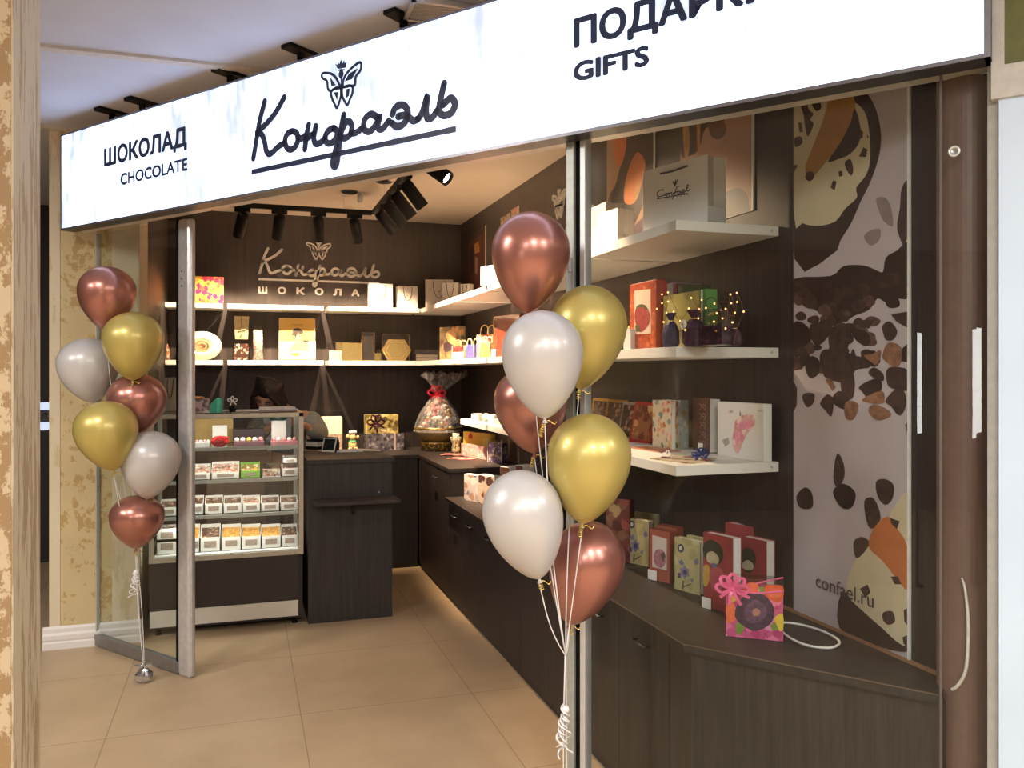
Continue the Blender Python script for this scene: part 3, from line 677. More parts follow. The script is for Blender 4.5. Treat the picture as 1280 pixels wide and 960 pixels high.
def book(label, F, th, cover, pages=True, group=None, name='book', price=False):
    r = rootF(name, label, 'book' if name == 'book' else 'box', F, group); w, h = F[2] / 2, F[3]; c = .003
    m = MB(); m.box(-w, w, 0, c, 0, h, bev=.0008).box(-w, w, th - c, th, 0, h, bev=.0008).box(-w, -w + c, 0, th, 0, h, bev=.0008); m.build('cover', cover, r)
    MB().box(-w + c, w - .004, c, th - c, .003, h - .004).build('page_block', PAPER, r); return r
def carton(label, F, depth, front, side=None, group=None, name='gift_box', cat='box', lid=None):
    r = rootF(name, label, cat, F, group); w, h = F[2] / 2, F[3]
    MB().box(-w, w, .0008, depth, 0, h, bev=.001).build('carton', side or front, r)
    MB().box(-w + .002, w - .002, 0, .0009, .002, h - .002).build('front_print', front, r)
    if lid: MB().box(-w - .001, w + .001, -.001, depth + .001, h * (1 - lid[0]), h + .001).build('lid', lid[1], r)
    return r
def bow(parent, c, s, mat, loops=4, tails=3, name='ribbon_bow', flat=.3, seed=1):
    rr = random.Random(seed); m = MB(); c = Vector(c)
    def band(pts, wd):
        P = spline(pts, 5)
        for i in range(len(P) - 1):
            a, b = Vector(P[i]), Vector(P[i + 1]); t = (b - a)
            if t.length < 1e-7: continue
            n = t.normalized().cross(Vector((0, 1, .25))).normalized() * wd / 2
            nn = Vector((0, -.0006, 0))
            m.add([a - n, b - n, b + n, a + n, a - n + nn, b - n + nn, b + n + nn, a + n + nn], [(0, 1, 2, 3), (7, 6, 5, 4), (0, 4, 5, 1), (3, 2, 6, 7), (0, 3, 7, 4), (1, 5, 6, 2)])
    for k in range(loops):
        a = PI * (k + .5) / loops * 1.15 - .25; dx, dz = math.cos(a), math.sin(a)
        band([c, c + Vector((dx * s * .6 - dz * s * .28, -s * .3, dz * s * .6 + dx * s * .28)), c + Vector((dx * s, -s * .22, dz * s)), c + Vector((dx * s * .6 + dz * s * .28, -s * .15, dz * s * .6 - dx * s * .28)), c], s * .2)
    for k in range(tails):
        a = -PI * (k + .6) / (tails + .4) ; dx, dz = math.cos(a), math.sin(a)
        band([c, c + Vector((dx * s * .5, -s * .2, dz * s * .45)), c + Vector((dx * s * 1.0 + s * .1, -s * .15, dz * s * 1.0))], s * .2)
    m.ball(c + Vector((0, -s * .08, 0)), s * .13, n=10); return m.build(name, mat, parent)
def shapes(parent, F, items, mats, y=0.0, t=.0008, name='printed_picture'):
    """flat printed shapes traced on a face: items = (material index, [(u, v) ...]) in the photograph's frame"""
    m = MB()
    for k, (mi, pts) in enumerate(items):
        m.mi = mi; P = [inv(F, *p) for p in pts]
        if len(P) > 4: P = spline(P, 3, True)
        m.prism(P, y - t - k * .00006, y, 'y')
    return m.build(name, mats, parent)
def flatc(n, *c, rough=.45, var=.12, scale=25): return plain(n, srgb(*c), rough, var=var, scale=scale)

# ================================================================ back wall: sign letters
LET = plain('warm white raised lettering', (.90, .88, .84), .5, var=.02)
lx0 = at_Y(323, 349, 7.13); lx1 = at_Y(474, 355, 7.13); LL = lx1.x - lx0.x; LZ = lx0.z
wl = root('wall_lettering', 'pale raised wordmark with butterfly emblem on the dark back wall', 'wall sign', (lx0.x, 7.129, LZ))
wordmark(wl, LET, 0, 0, LL, .021, t=.008); emblem(wl, LET, 0, .02, LL, .012, t=.008)
for k, ch in enumerate('ШОКОЛАД'):
    x = LL * (.0 + k * .152); text(ch, LET, wl, x, x + .07 - (.012 if ch == 'О' else 0) * 0, -.118, -.058, y=-.006, bold=.05)
F = (Vector((1.8495, 5.26, 2.29)), -PI / 2, 1.1, .5); wl = root('wall_lettering', 'pale raised butterfly wordmark on the right wall above the white boards', 'wall sign', F[0], F[1])
wordmark(wl, LET, 0, 0, 1.1, .028, t=.008); emblem(wl, LET, 0, .02, 1.1, .014, t=.008)

# ================================================================ posters on the right wall
def wall_poster(label, u0, u1, vt, vb, items, mats, edge=True):
    a = at_X(u0, vt, 1.848); b = at_X(u1, vt, 1.848); zb = at_X(u1, vb, 1.848).z; zt = at_X(u1, vt, 1.848).z
    F = (Vector((1.846, (a.y + b.y) / 2, zb)), -PI / 2, a.y - b.y, zt - zb); r = root('wall_poster', label, 'poster', F[0], F[1]); w = F[2] / 2
    MB().box(-w, w, 0, .0035, 0, F[3]).build('sheet', mats[0], r)
    if edge: MB().box(w - .006, w + .002, -.004, .0035, 0, F[3]).build('edge_profile', plain('white edge profile', (.82, .82, .80), .4), r)
    shapes(r, F, items, mats, -.0001); return r, F
LILAC = flatc('poster lilac grey', 188, 176, 182, var=.04, scale=3); CHOC = flatc('poster chocolate', 52, 36, 34); CHIP = flatc('poster chip brown', 66, 46, 44, var=.35, scale=45); CREAM = flatc('poster cream filling', 204, 192, 162, var=.06, scale=8)
CARAM = flatc('poster caramel', 170, 122, 62, var=.15, scale=10); ORANGE = flatc('poster candied orange', 190, 112, 66, var=.1, scale=14); BISC = flatc('poster chip tan', 138, 98, 76, var=.35, scale=40); CHIP2 = flatc('poster nib brown', 92, 68, 62, var=.35, scale=45); GREYS = flatc('poster soft grey', 142, 126, 126)
def z3(x0, y0, k): return lambda *p: [(x0 + a / k, y0 + b / k) for a, b in p]
A_ = z3(980, 100, 5.647); B_ = z3(980, 260, 5.647); C_ = z3(980, 400, 5.647); D_ = z3(980, 560, 3.553)
it = []
it += [(1, A_((72, -60), (300, -80), (480, 60), (580, 90), (650, 210), (685, 380), (670, 540), (610, 720), (540, 860), (480, 1000), (400, 1130), (340, 1230), (72, 1260)))]
it += [(3, A_((72, -60), (300, -60), (420, 110), (520, 170), (580, 250), (605, 400), (608, 560), (580, 670), (510, 760), (515, 830), (430, 910), (360, 1000), (230, 1030), (130, 1010), (72, 960)))]
it += [(4, A_((330, -20), (470, 90), (505, 180), (500, 330), (430, 440), (330, 540), (230, 660), (180, 700), (150, 620), (200, 480), (270, 300), (310, 150)))]
it += [(1, A_((500, 200), (540, 330), (535, 430), (470, 520), (380, 560), (310, 575), (400, 440), (470, 300)))]
for pts in (((150, 690), (165, 650), (205, 650), (212, 690), (180, 715)), ((430, 580), (470, 560), (490, 630), (475, 675), (440, 630)), ((385, 645), (410, 640), (416, 678), (390, 682)), ((330, 760), (345, 710), (372, 715), (358, 780)), ((530, 540), (560, 475), (590, 490), (580, 545)), ((535, 340), (560, 370), (555, 410), (530, 415)), ((75, 410), (120, 400), (132, 440), (100, 470), (75, 465)), ((100, 300), (125, 300), (135, 370), (110, 370)), ((120, 180), (150, 150), (165, 160), (175, 210), (210, 240), (185, 280), (210, 310), (170, 400), (150, 330), (140, 250)), ((195, 150), (240, 140), (265, 190), (235, 220), (205, 190)), ((50, 600), (100, 600), (72, 650)), ((588, 385), (598, 400), (590, 418))):
    it.append((2, A_(*pts)))
it += [(7, A_((650, 845), (710, 828), (755, 900), (770, 1030), (720, 1010), (690, 970)))]
it += [(7, B_((565, 200), (620, 155), (680, 150), (670, 230), (610, 265)))]
it += [(2, A_((830, 770), (880, 735), (884, 1200), (800, 1060), (820, 900)))]
it += [(3, B_((870, 215), (845, 300), (862, 390), (882, 430), (884, 215)))]
# the heap of cocoa nibs
it += [(1, B_((72, 500), (330, 480), (420, 410), (560, 405), (655, 440), (700, 450), (720, 350), (800, 300), (884, 250), (884, 610), (800, 640), (720, 665), (660, 640), (600, 720), (500, 760), (420, 800), (300, 760), (180, 700), (72, 640)))]
rr = random.Random(12)
for k in range(95):
    cx_, cy_ = rr.uniform(72, 884), rr.uniform(430, 1180)
    lim = 500 if cx_ < 300 else (420 if cx_ < 660 else 330)
    if cy_ < lim or (cx_ > 640 and cy_ > 690): continue
    n_ = rr.randint(5, 7); a0 = rr.uniform(0, 6); sz = rr.uniform(28, 58); el = rr.uniform(.55, 1.0)
    pts = [(cx_ + math.cos(a0 + q * 2 * PI / n_) * sz * rr.uniform(.8, 1.15), cy_ + math.sin(a0 + q * 2 * PI / n_) * sz * el * rr.uniform(.8, 1.15)) for q in range(n_)]
    it.append((rr.choice((1, 2, 2, 8, 8)) if cy_ > 560 else rr.choice((1, 1, 2)), B_(*pts)))
for i, pts in enumerate((((72, 20), (150, 30), (200, 110), (160, 180), (72, 190)), ((190, 30), (330, 20), (330, 90), (250, 180), (205, 150)), ((110, 190), (160, 200), (190, 270), (120, 350)), ((150, 300), (200, 255), (250, 290), (245, 380), (180, 405)), ((255, 260), (300, 205), (380, 250), (460, 280), (495, 400), (490, 480), (400, 440), (290, 400)), ((410, 420), (495, 410), (490, 540), (450, 560), (415, 520)), ((340, 570), (390, 500), (450, 540), (460, 590), (420, 630)), ((330, 60), (470, 40), (450, 200), (420, 260), (330, 210)), ((390, 90), (440, 70), (490, 150), (440, 175)), ((470, 60), (520, 60), (590, 90), (615, 150), (580, 185), (510, 140)), ((520, 0), (640, 0), (600, 60), (540, 50)))):
    it.append((2 if i % 3 else 1, C_(*pts)))
for mi, pts in ((2, ((132, 545), (160, 515), (215, 525), (205, 590), (165, 615))), (2, ((258, 590), (310, 525), (350, 570), (335, 680), (300, 640))), (6, ((295, 420), (330, 410), (365, 470), (345, 500))), (6, ((435, 590), (480, 570), (528, 605), (500, 690), (460, 708), (432, 670))), (2, ((470, 270), (490, 205), (515, 270), (555, 295), (510, 355), (480, 320))), (6, ((570, 250), (630, 240), (685, 212), (670, 300), (625, 310))), (1, ((560, 258), (625, 300), (650, 325), (600, 315))), (2, ((600, 370), (640, 335), (700, 380), (700, 430), (640, 410))), (1, ((535, 470), (640, 415), (690, 440), (680, 510), (600, 550), (560, 510))), (6, ((555, 560), (690, 500), (710, 570), (690, 590), (600, 585))), (6, ((600, 640), (640, 595), (740, 640), (750, 680), (660, 708))), (2, ((720, 570), (790, 490), (850, 510), (862, 600), (820, 675), (760, 610))), (2, ((728, 360), (770, 330), (884, 360), (884, 495), (760, 480), (730, 430))), (6, ((700, 250), (740, 160), (825, 190), (830, 290), (790, 330), (720, 290))), (1, ((840, 200), (884, 160), (884, 300), (835, 290))), (2, ((700, 40), (750, 10), (800, 80), (770, 140), (725, 140), (705, 90))), (2, ((760, -40), (884, -60), (884, 60), (800, 10))), (2, ((72, 440), (92, 480), (90, 600), (72, 640))), (2, ((860, 740), (884, 710), (884, 840)))):
    it.append((mi, C_(*pts)))
for mi, pts in ((2, ((58, 215), (95, 175), (125, 205), (125, 265), (75, 265))), (2, ((238, 26), (265, 70), (268, 130), (240, 175), (222, 130))), (1, ((220, 195), (265, 158), (318, 200), (300, 265), (255, 262))), (2, ((412, 150), (450, 138), (487, 165), (482, 225), (452, 252), (420, 215))), (2, ((360, 235), (400, 225), (430, 310), (395, 358), (372, 330)))):
    it.append((mi, D_(*pts)))
it += [(3, D_((552, 205), (500, 250), (470, 320), (530, 420), (552, 440)))]
it += [(1, D_((260, 640), (340, 700), (440, 800), (552, 860), (552, 905), (420, 880), (250, 800)))]
it += [(3, D_((370, 440), (430, 460), (520, 590), (552, 620), (552, 850), (520, 870), (440, 800), (350, 720), (280, 640), (310, 520)))]
it += [(5, D_((460, 305), (500, 350), (552, 440), (552, 620), (520, 600), (440, 500), (380, 440), (400, 360)))]
for pts in (((340, 625), (375, 605), (388, 640), (365, 665)), ((445, 730), (485, 725), (497, 770), (465, 785), (442, 760)), ((478, 570), (510, 570), (525, 605), (495, 605)), ((475, 310), (518, 325), (505, 360), (480, 335)), ((312, 420), (345, 395), (378, 415), (370, 450), (325, 490)), ((535, 720), (552, 710), (552, 790), (538, 770)), ((530, 840), (552, 830), (552, 880), (535, 870))):
    it.append((2, D_(*pts)))
u0_ = 992.5
pr, PF = wall_poster('tall lilac poster of truffles and scattered cocoa nibs behind the glass front', u0_, 1138, 60, 825, [], [LILAC, CHOC, CHIP, CREAM, CARAM, ORANGE, BISC, GREYS, CHIP2])
# keep every printed shape inside the sheet
zt_ = PF[3]; w_ = PF[2] / 2
def clip_poly(P, x0, x1, z0, z1):
    for ax, lim, sg in ((0, x0, 1), (0, x1, -1), (1, z0, 1), (1, z1, -1)):
        out = []
        for i in range(len(P)):
            a, b = P[i], P[(i + 1) % len(P)]; ia, ib = sg * (a[ax] - lim) >= 0, sg * (b[ax] - lim) >= 0
            if ia: out.append(a)
            if ia != ib:
                t = (lim - a[ax]) / (b[ax] - a[ax]); out.append(tuple(a[q] + (b[q] - a[q]) * t for q in (0, 1)))
        P = out
        if len(P) < 3: return []
    return P
def clipped(parent, F, items, mats, pad=.001):
    m = MB()
    for k, (mi, pts) in enumerate(items):
        P = [inv(F, *p) for p in pts]
        if len(P) > 4: P = spline(P, 3, True)
        P = clip_poly(P, -F[2] / 2 + pad, F[2] / 2 - .007, pad, F[3] - pad)
        if P: m.mi = mi; m.prism(P, -.0003 - k * .00002, 0, 'y')
    return m.build('printed_picture', mats, parent)
clipped(pr, PF, it, [LILAC, CHOC, CHIP, CREAM, CARAM, ORANGE, BISC, GREYS, CHIP2])
x0, z0 = inv(PF, 1021.5, 733); x1, z1 = inv(PF, 1094, 757); zc = inv(PF, 1021.5, 720)[1]
text('confael.ru', INK, pr, x0, x1, z0, z0 + (zc - z0) * 1.36, y=-.0062, bold=.006)
PB_DARK = flatc('poster deep brown', 46, 34, 31); PB_TAN = flatc('poster warm tan', 164, 130, 98, var=.05, scale=5); PB_PLUM = flatc('poster plum', 92, 68, 84, var=.4, scale=60); PB_RED = flatc('poster maroon', 84, 46, 38); PB_ROSE = flatc('poster dusky rose', 176, 138, 118, var=.05, scale=4); PB_GLD = flatc('poster dripping gold', 176, 128, 72, var=.25, scale=30); PB_BLK = flatc('poster black', 22, 18, 18)
E_ = z3(720, 130, 4.573)
MM = [PB_TAN, PB_DARK, PB_PLUM, PB_RED, PB_ROSE, PB_GLD, PB_BLK, ORANGE]
r_, F_ = wall_poster('poster of glazed orange fruit slices on the right wall, partly behind the big white bag', 759, 819, 120, 300, [], MM)
clipped(r_, F_, [(1, E_((285, 0), (460, 0), (460, 330), (330, 700), (240, 760), (180, 700), (230, 450), (290, 200))), (7, E_((215, 190), (260, 170), (288, 200), (280, 290), (245, 370), (220, 300))), (2, E_((180, 560), (230, 480), (270, 620), (330, 700), (460, 560), (460, 800), (180, 800))), (6, E_((200, 540), (245, 440), (300, 560), (330, 620), (290, 660), (225, 600))), (7, E_((355, 275), (395, 330), (385, 420), (350, 540), (310, 575), (275, 550), (285, 430), (320, 320))), (5, E_((340, 480), (375, 420), (355, 530), (320, 572))), (1, E_((395, 0), (460, 0), (460, 320), (405, 300)))], MM)
r_, F_ = wall_poster('poster of dripping melted chocolate on the right wall behind the big white bag', 851, 942.5, 90, 263, [], [PB_ROSE] + MM[1:])
clipped(r_, F_, [(1, E_((590, 0), (900, 0), (880, 60), (800, 130), (740, 140), (700, 260), (640, 300), (600, 280))), (5, E_((610, 110), (640, 100), (650, 250), (625, 330), (618, 260))), (5, E_((690, 90), (712, 90), (708, 260), (695, 290))), (3, E_((760, 90), (830, 80), (860, 150), (820, 200), (770, 180))), (6, E_((835, 530), (920, 480), (970, 510), (985, 570), (980, 680), (835, 680)))], [PB_ROSE] + MM[1:])
r_, F_ = wall_poster('dark poster of flowers and sweets at the far end of the right wall', 586, 607.5, 282, 372, [], [PB_RED] + MM[1:])
G_ = z3(580, 230, 6.857)
clipped(r_, F_, [(1, G_((40, 440), (170, 350), (170, 420), (40, 500))), (5, G_((85, 520), (125, 490), (135, 580), (95, 600))), (0, G_((120, 630), (170, 610), (170, 800), (125, 800))), (6, G_((50, 560), (80, 540), (85, 760), (55, 780))), (4, G_((95, 620), (120, 640), (115, 780), (95, 760)))], [PB_RED] + MM[1:])
DOT = print_mat('cream print with nib spots', srgb(206, 184, 156), [srgb(70, 46, 42), srgb(120, 80, 60)], 30, .30)
PKP = print_mat('rose print', srgb(200, 140, 132), [srgb(150, 80, 76), srgb(222, 190, 170)], 22, .35)
r_, F_ = wall_poster('narrow cream spotted picture panel on the right wall beside a rose one', 626, 637.5, 266, 320, [], [DOT])
r_, F_ = wall_poster('narrow rose picture panel on the right wall beside a spotted one', 639, 648.5, 257, 320, [], [PKP])

# ================================================================ back wall, upper boards
FL_HOT = print_mat('hot pink and yellow blossom print', srgb(240, 180, 60), [srgb(226, 40, 90), srgb(250, 214, 90), srgb(238, 90, 60), srgb(200, 30, 100)], 26, .5)
carton('flat gift box with hot pink and yellow blossoms on the upper back shelf', fY(226, 279.5, 345.5, ZU, 6.92), .05, FL_HOT)
paper_bag('white paper bag with looping handles beside the raised lettering', fY(461.5, 491, 354.5, ZU, 6.90), .08)
paper_bag('white paper bag with a folded-down handle, second from the raised lettering', fY(497, 522, 357.5, ZU, 6.92), .09)
paper_bag('wide white paper bag in the back corner behind a smaller one', fD(531.5, 6.95, 566, 6.95, 349.5, ZU), .07)
paper_bag('small white paper bag standing before a wide one in the back corner', fD(553, 6.66, 573, 6.62, 353.5, ZU), .06)
paper_bag('plain white paper bag at the very back of the corner board', fD(576, 6.6, 587, 6.55, 355, ZU), .05, False)
paper_bag('tall white paper bag on the right wall top row, beside the topmost rose gold balloon', fD(601, 5.1, 632, 4.95, 331.5, ZU), .09)
# near top board
F = (Vector((1.569, 2.811, ZU)), math.atan2(-.9516, .308), .33, .268)
bg = paper_bag('large white paper bag with script print and black cord handles', F, .10, False, big=True)
def bagpt(p): return inv(F, 720 + p[0] / 4.573, 130 + p[1] / 4.573)
m_ = MB()
for st in ([(502, 492), (480, 494), (463, 512), (470, 530), (495, 526), (508, 515)], [(515, 510), (508, 520), (518, 526), (526, 514), (515, 510), (532, 514)], [(532, 508), (534, 524)], [(534, 516), (546, 506), (548, 520), (560, 512)], [(590, 470), (575, 478), (562, 520), (550, 545)], [(556, 510), (582, 500)], [(594, 498), (580, 508), (586, 518), (598, 502), (600, 512), (608, 506)], [(608, 506), (620, 496), (612, 490), (606, 502), (614, 510), (626, 500)], [(626, 500), (642, 470), (636, 464), (630, 490), (640, 498), (652, 488)], [(464, 543), (640, 513)], [(566, 468), (554, 446)], [(566, 468), (560, 437)], [(566, 468), (572, 434)], [(566, 468), (580, 438)]):
    m_.strip([bagpt(p) for p in st], .0042, 0, .0005)
m_.build('printed_wordmark', INK, bg)
x0, z0 = bagpt((460, 565)); x1, z1 = bagpt((645, 525)); text('CHOCOLATE', flatc('pale print', 170, 160, 150), bg, x0, x1, z0, z0 + .008, y=-.0006, spacing=1.5)
paper_bag('white paper bag half hidden by the glass panel post on the right wall top row', fD(728, 4.0, 757, 3.75, 259, ZU), .10, False, handles=False)
paper_bag('small plain white paper bag before the orange fruit poster', fD(747, 3.7, 772, 3.55, 264, ZU), .08, False, handles=False)

# ================================================================ back wall, lower boards
F = fY(229, 275, 414, ZM, 6.98); r = rootF('round_tin', 'large pale gold oval tin leaning on the lower back shelf', 'tin', F); h = F[3] / 2
m_ = MB(); m_.lathe([(.002, -.012), (h * .55, -.012), (h * .58, -.018), (h * .62, -.012), (h * .96, -.010), (h, 0), (h, .05), (.002, .05)], 48, (0, 0, 0), 1.28, 1)
o = m_.build('lid', plain('pale gold tin', (.92, .82, .56), .35, .15), r, True); o.location = (0, .005, h * .985); o.rotation_euler = (math.radians(-84), 0, 0)
m_ = MB(); m_.lathe([(h * .20, -.0145), (h * .23, -.0155), (h * .26, -.0145)], 32, (0, 0, 0), 1.28, 1); m_.lathe([(h * .36, -.0145), (h * .39, -.0155), (h * .42, -.0145)], 32, (0, 0, 0), 1.28, 1)
o2 = m_.build('embossed_ring', plain('tan embossing', (.55, .34, .18), .4), r, True); o2.location = o.location; o2.rotation_euler = o.rotation_euler
F = fD(199, 6.5, 211, 6.5, 409, ZM); r = rootF('cellophane_bag', 'clear cellophane sweet bag with gold ribbon at the left of the lower back shelf', 'sweet bag', F); w, h = F[2] / 2, F[3]
MB().lathe([(w * .9, 0), (w, h * .3), (w * .75, h * .6), (w * .25, h * .74), (w * .8, h)], 18, (0, w, 0)).build('cellophane', CLEAR, r, True)
MB().lathe([(w * .8, .002), (w * .85, h * .3), (w * .3, h * .5)], 14, (0, w, 0)).build('sweets', print_mat('mixed sweets', srgb(150, 90, 60), [srgb(220, 180, 120), srgb(120, 60, 40), srgb(230, 220, 200)], 60, .4), r, True)
bow(r, (0, -.0, h * .72), w * .8, GOLD)
F = fY(291.5, 312.5, 395, ZM, 6.95); r = rootF('ribboned_sweet_box', 'tall clear box of chocolates with a gold card header on the lower back shelf', 'sweet box', F); w, h = F[2] / 2, F[3]
MB().box(-w, w, 0, .07, 0, h * .48).build('clear_box', CLEAR, r); MB().box(-w * .85, w * .85, .006, .064, .002, h * .38).build('chocolates', print_mat('chocolate pieces', srgb(60, 36, 28), [srgb(110, 70, 50), srgb(220, 200, 180), srgb(50, 30, 24)], 50, .42), r)
MB().prism([(-w * .75, h * .48), (w * .75, h * .48), (w * .9, h), (-w * .9, h)], .03, .034, 'y').build('header_card', plain('gold card', (.70, .54, .26), .35, .5), r); MB().tube([(0, .026, h * .97), (.002, .02, h * .6), (-.012, .024, h * .52)], .005, 6).tube([(-.03, .024, h * .66), (.03, .022, h * .7)], .006, 6).build('ribbon', plain('bronze ribbon', (.30, .22, .14), .4), r, True)
F = fY(315.5, 329.5, 408, ZM, 6.95); r = rootF('sweet_tube', 'clear cylinder filled with wrapped sweets beside the gold header box', 'sweet tube', F); w, h = F[2] / 2, F[3]
MB().lathe([(w, 0), (w, h)], 24, (0, w, 0)).build('tube', CLEAR, r, True); MB().lathe([(w * .9, .003), (w * .88, h * .9)], 18, (0, w, 0)).build('sweets', print_mat('silver wrapped sweets', srgb(150, 140, 136), [srgb(230, 225, 220), srgb(110, 96, 90), srgb(200, 170, 150)], 55, .4, .25), r, True); MB().lathe([(w * 1.03, h - .012), (w * 1.03, h)], 24, (0, w, 0)).build('cap', CLEAR, r, True)
F = fY(349, 394, 398, ZM, 6.98); H_ = z3(180, 360, 5.333); YEL = flatc('ochre card', 214, 178, 96, var=.05, scale=6)
r = carton('gold and cream chocolate box, lit lower half painted on, printed man in a cap', F, .05, YEL, CREAMW)
shapes(r, F, [(1, H_((902, 358), (1144, 358), (1144, 474), (902, 474)))], [YEL, CREAMW], -.0001, .0005)  # light falling past the upper shelf, painted as a cream lower half
def poly(items, mats):
    m = MB()
    for k, (mi, pts) in enumerate(items):
        m.mi = mi; m.prism([inv(F, *p) for p in pts], -.0012 - k * .00006, -.0006, 'y')
    return m.build('printed_portrait', mats, r)
poly([(3, H_((968, 416), (985, 385), (1010, 362), (1060, 350), (1098, 372), (1100, 418), (1040, 430), (1085, 474), (985, 474), (975, 440))), (1, H_((985, 420), (1045, 418), (1075, 474), (990, 474))), (3, H_((1003, 365), (1060, 362), (1098, 372), (1098, 415), (1040, 412), (1004, 404))), (2, H_((1060, 346), (1096, 350), (1099, 364), (1066, 362))), (4, H_((1010, 312), (1046, 306), (1046, 330), (1034, 352), (1018, 350), (1006, 332))), (2, H_((1002, 306), (1046, 300), (1048, 312), (1020, 312), (1012, 330), (1004, 326))), (2, H_((992, 300), (990, 282), (1004, 270), (1030, 268), (1052, 278), (1060, 290), (1064, 302), (1048, 306), (1030, 298), (1000, 316), (982, 314))), (5, H_((985, 440), (1000, 430), (1030, 432), (1044, 446), (1030, 456), (998, 458)))], [YEL, CREAMW, flatc('print charcoal', 60, 54, 50), flatc('print grey', 136, 124, 112), flatc('print skin', 206, 168, 130), CARAM])
x0, z0 = inv(F, 365, 406.5); x1, _ = inv(F, 378, 406.5); text('Confael', INK, r, x0, x1, z0, z0 + .012, y=-.001, shear=.25)
SWEET = print_mat('white sweets', srgb(200, 180, 150), [srgb(250, 244, 230), srgb(230, 200, 150)], 70, .4)
OLIV = plain('dull gold card', (.17, .14, .06), .3, .5); BLKG = plain('black gloss card', (.02, .018, .018), .2, coat=.6)
def clear_top(label, F, depth, fill, base, group=None, frac=.6, name='sweet_box'):
    r = rootF(name, label, 'sweet box', F, group); w, h = F[2] / 2, F[3]
    MB().box(-w, w, 0, depth, 0, .004).build('tray', base, r); MB().box(-w + .004, w - .004, .004, depth - .004, .0042, h * frac).build('sweets', fill, r); MB().box(-w, w, 0, depth, .0041, h).build('clear_lid', CLEAR, r); return r
clear_top('small clear box of white sweets left of the low dull gold box', fY(411, 428, 428.5, ZM, 6.9), .05, SWEET, GOLD, frac=.55)
def framed(label, F, depth, face, rim, hexa=False, name='chocolate_box'):
    r = rootF(name, label, 'box', F); w, h = F[2] / 2, F[3]
    pts = [(-w, h * .5), (-w * .55, 0), (w * .55, 0), (w, h * .5), (w * .55, h), (-w * .55, h)] if hexa else [(-w, 0), (w, 0), (w, h), (-w, h)]
    c = (0, h / 2); sc = lambda k: [(c[0] + (a - c[0]) * k, c[1] + (b - c[1]) * k) for a, b in pts]
    m = MB(); m.prism(pts, 0, depth, 'y'); m.build('carton', face, r)
    m = MB(); P = [(a, -.001, b) for a, b in sc(.97)]; m.tube(P + P[:1], .0022, 6); 
    if hexa: P = [(a, -.001, b) for a, b in sc(.72)]; m.tube(P + P[:1], .0018, 6)
    m.build('gilt_line', rim, r, True); return r
framed('low dull gold box beside the small clear sweet box', fY(420, 452, 428.5, ZM, 7.0), .05, OLIV, GOLD)
framed('black box with a fine gilt edge, left of the hexagonal box', fY(452, 468, 415.5, ZM, 7.02), .04, BLKG, GOLD)
framed('wide black gilt-edged box standing behind the hexagonal box', fY(477, 512, 417, ZM, 7.05), .03, BLKG, GOLD)
framed('hexagonal dull gold chocolate box on the lower back shelf', fY(477.5, 514, 424.5, ZM, 6.95), .045, OLIV, GOLD, True)
clear_top('clear upright box between the black gilt boxes', fY(468.5, 477, 419, ZM, 6.98), .04, OLIV, BLKG, frac=.3)
for k, (lb, z) in enumerate((('lower', 0), ('upper', .030))): carton(f'flat dark box with a pale band, {lb} of two stacked near the back corner', (lambda F: (F[0] + Vector((0, 0, z)), F[1], F[2], .0285))(fY(520, 547, 438, ZM, 6.95)), .10, plain('dark band card', (.14, .12, .10), .3), BLKG, 'stacked flat boxes')
FLG = print_mat('faded rose print', srgb(150, 136, 96), [srgb(220, 170, 110), srgb(120, 80, 70), srgb(170, 150, 110), srgb(90, 90, 70)], 22, .45)
F = fD(549.5, 6.72, 576, 6.55, 408.5, ZM); r = carton('standing gift box with a peach rose picture in the back corner', F, .05, FLG)
I_ = z3(540, 380, 12); shapes(r, F, [(0, I_((225, 420), (300, 400), (355, 450), (355, 570), (290, 600), (230, 540))), (1, I_((180, 600), (240, 570), (300, 620), (280, 700), (190, 710)))], [flatc('peach rose', 232, 184, 124), flatc('violet leaf', 80, 60, 74)], -.0001)
def small_bag(label, F, depth, body, trim=GOLD, cardz=None):
    r = rootF('small_gift_bag', label, 'gift bag', F, 'small bright gift bags on the right wall'); w, h = F[2] / 2, F[3] * .72; d = depth
    m = MB(); m.prism([(-w, 0), (w, 0), (w * .92, h), (-w * .92, h)], 0, d, 'y'); m.build('body', body, r)
    for y in (-.002, d + .002): MB().tube(spline([(-w * .5, y, h * .9), (-w * .45, y, h * 1.25), (0, y, F[3]), (w * .45, y, h * 1.25), (w * .5, y, h * .9)], 5), .004, 6).build('handle', trim, r, True)
    m = MB(); m.tube([(-w * .99, -.001, .004), (-w * .92, -.001, h)], .0028, 5).tube([(w * .99, -.001, .004), (w * .92, -.001, h)], .0028, 5); m.build('trim', trim, r, True)
    if cardz: MB().box(-w * .9, w * .9, -.006, -.003, 0.001, h * cardz).build('price_card', PAPER, r)
YG = plain('pale gold braid', (.86, .66, .28), .35, .5)
REDP = print_mat('red heart print', srgb(200, 30, 40), [srgb(60, 70, 40), srgb(230, 60, 60)], 30, .4)
small_bag('small red gift bag with a gold loop handle and white card', fD(565, 6.25, 581, 6.15, 425.5, ZM), .05, REDP, YG, .55)
small_bag('small blue gift bag between a red and a pink one', fD(582, 6.1, 593, 6.0, 423.5, ZM), .05, plain('violet blue satin', srgb(64, 62, 150), .35), YG)
small_bag('large pink gift bag behind the small gold-handled one', fD(596, 5.95, 616, 5.8, 406.5, ZM), .06, plain('pink satin', srgb(226, 120, 108), .4), YG)
small_bag('small coral and gold gift bag in front of the large pink one', fD(600, 5.62, 613, 5.55, 421, ZM), .04, print_mat('coral and gold print', srgb(214, 96, 66), [srgb(240, 190, 90), srgb(226, 130, 60)], 36, .4), YG)
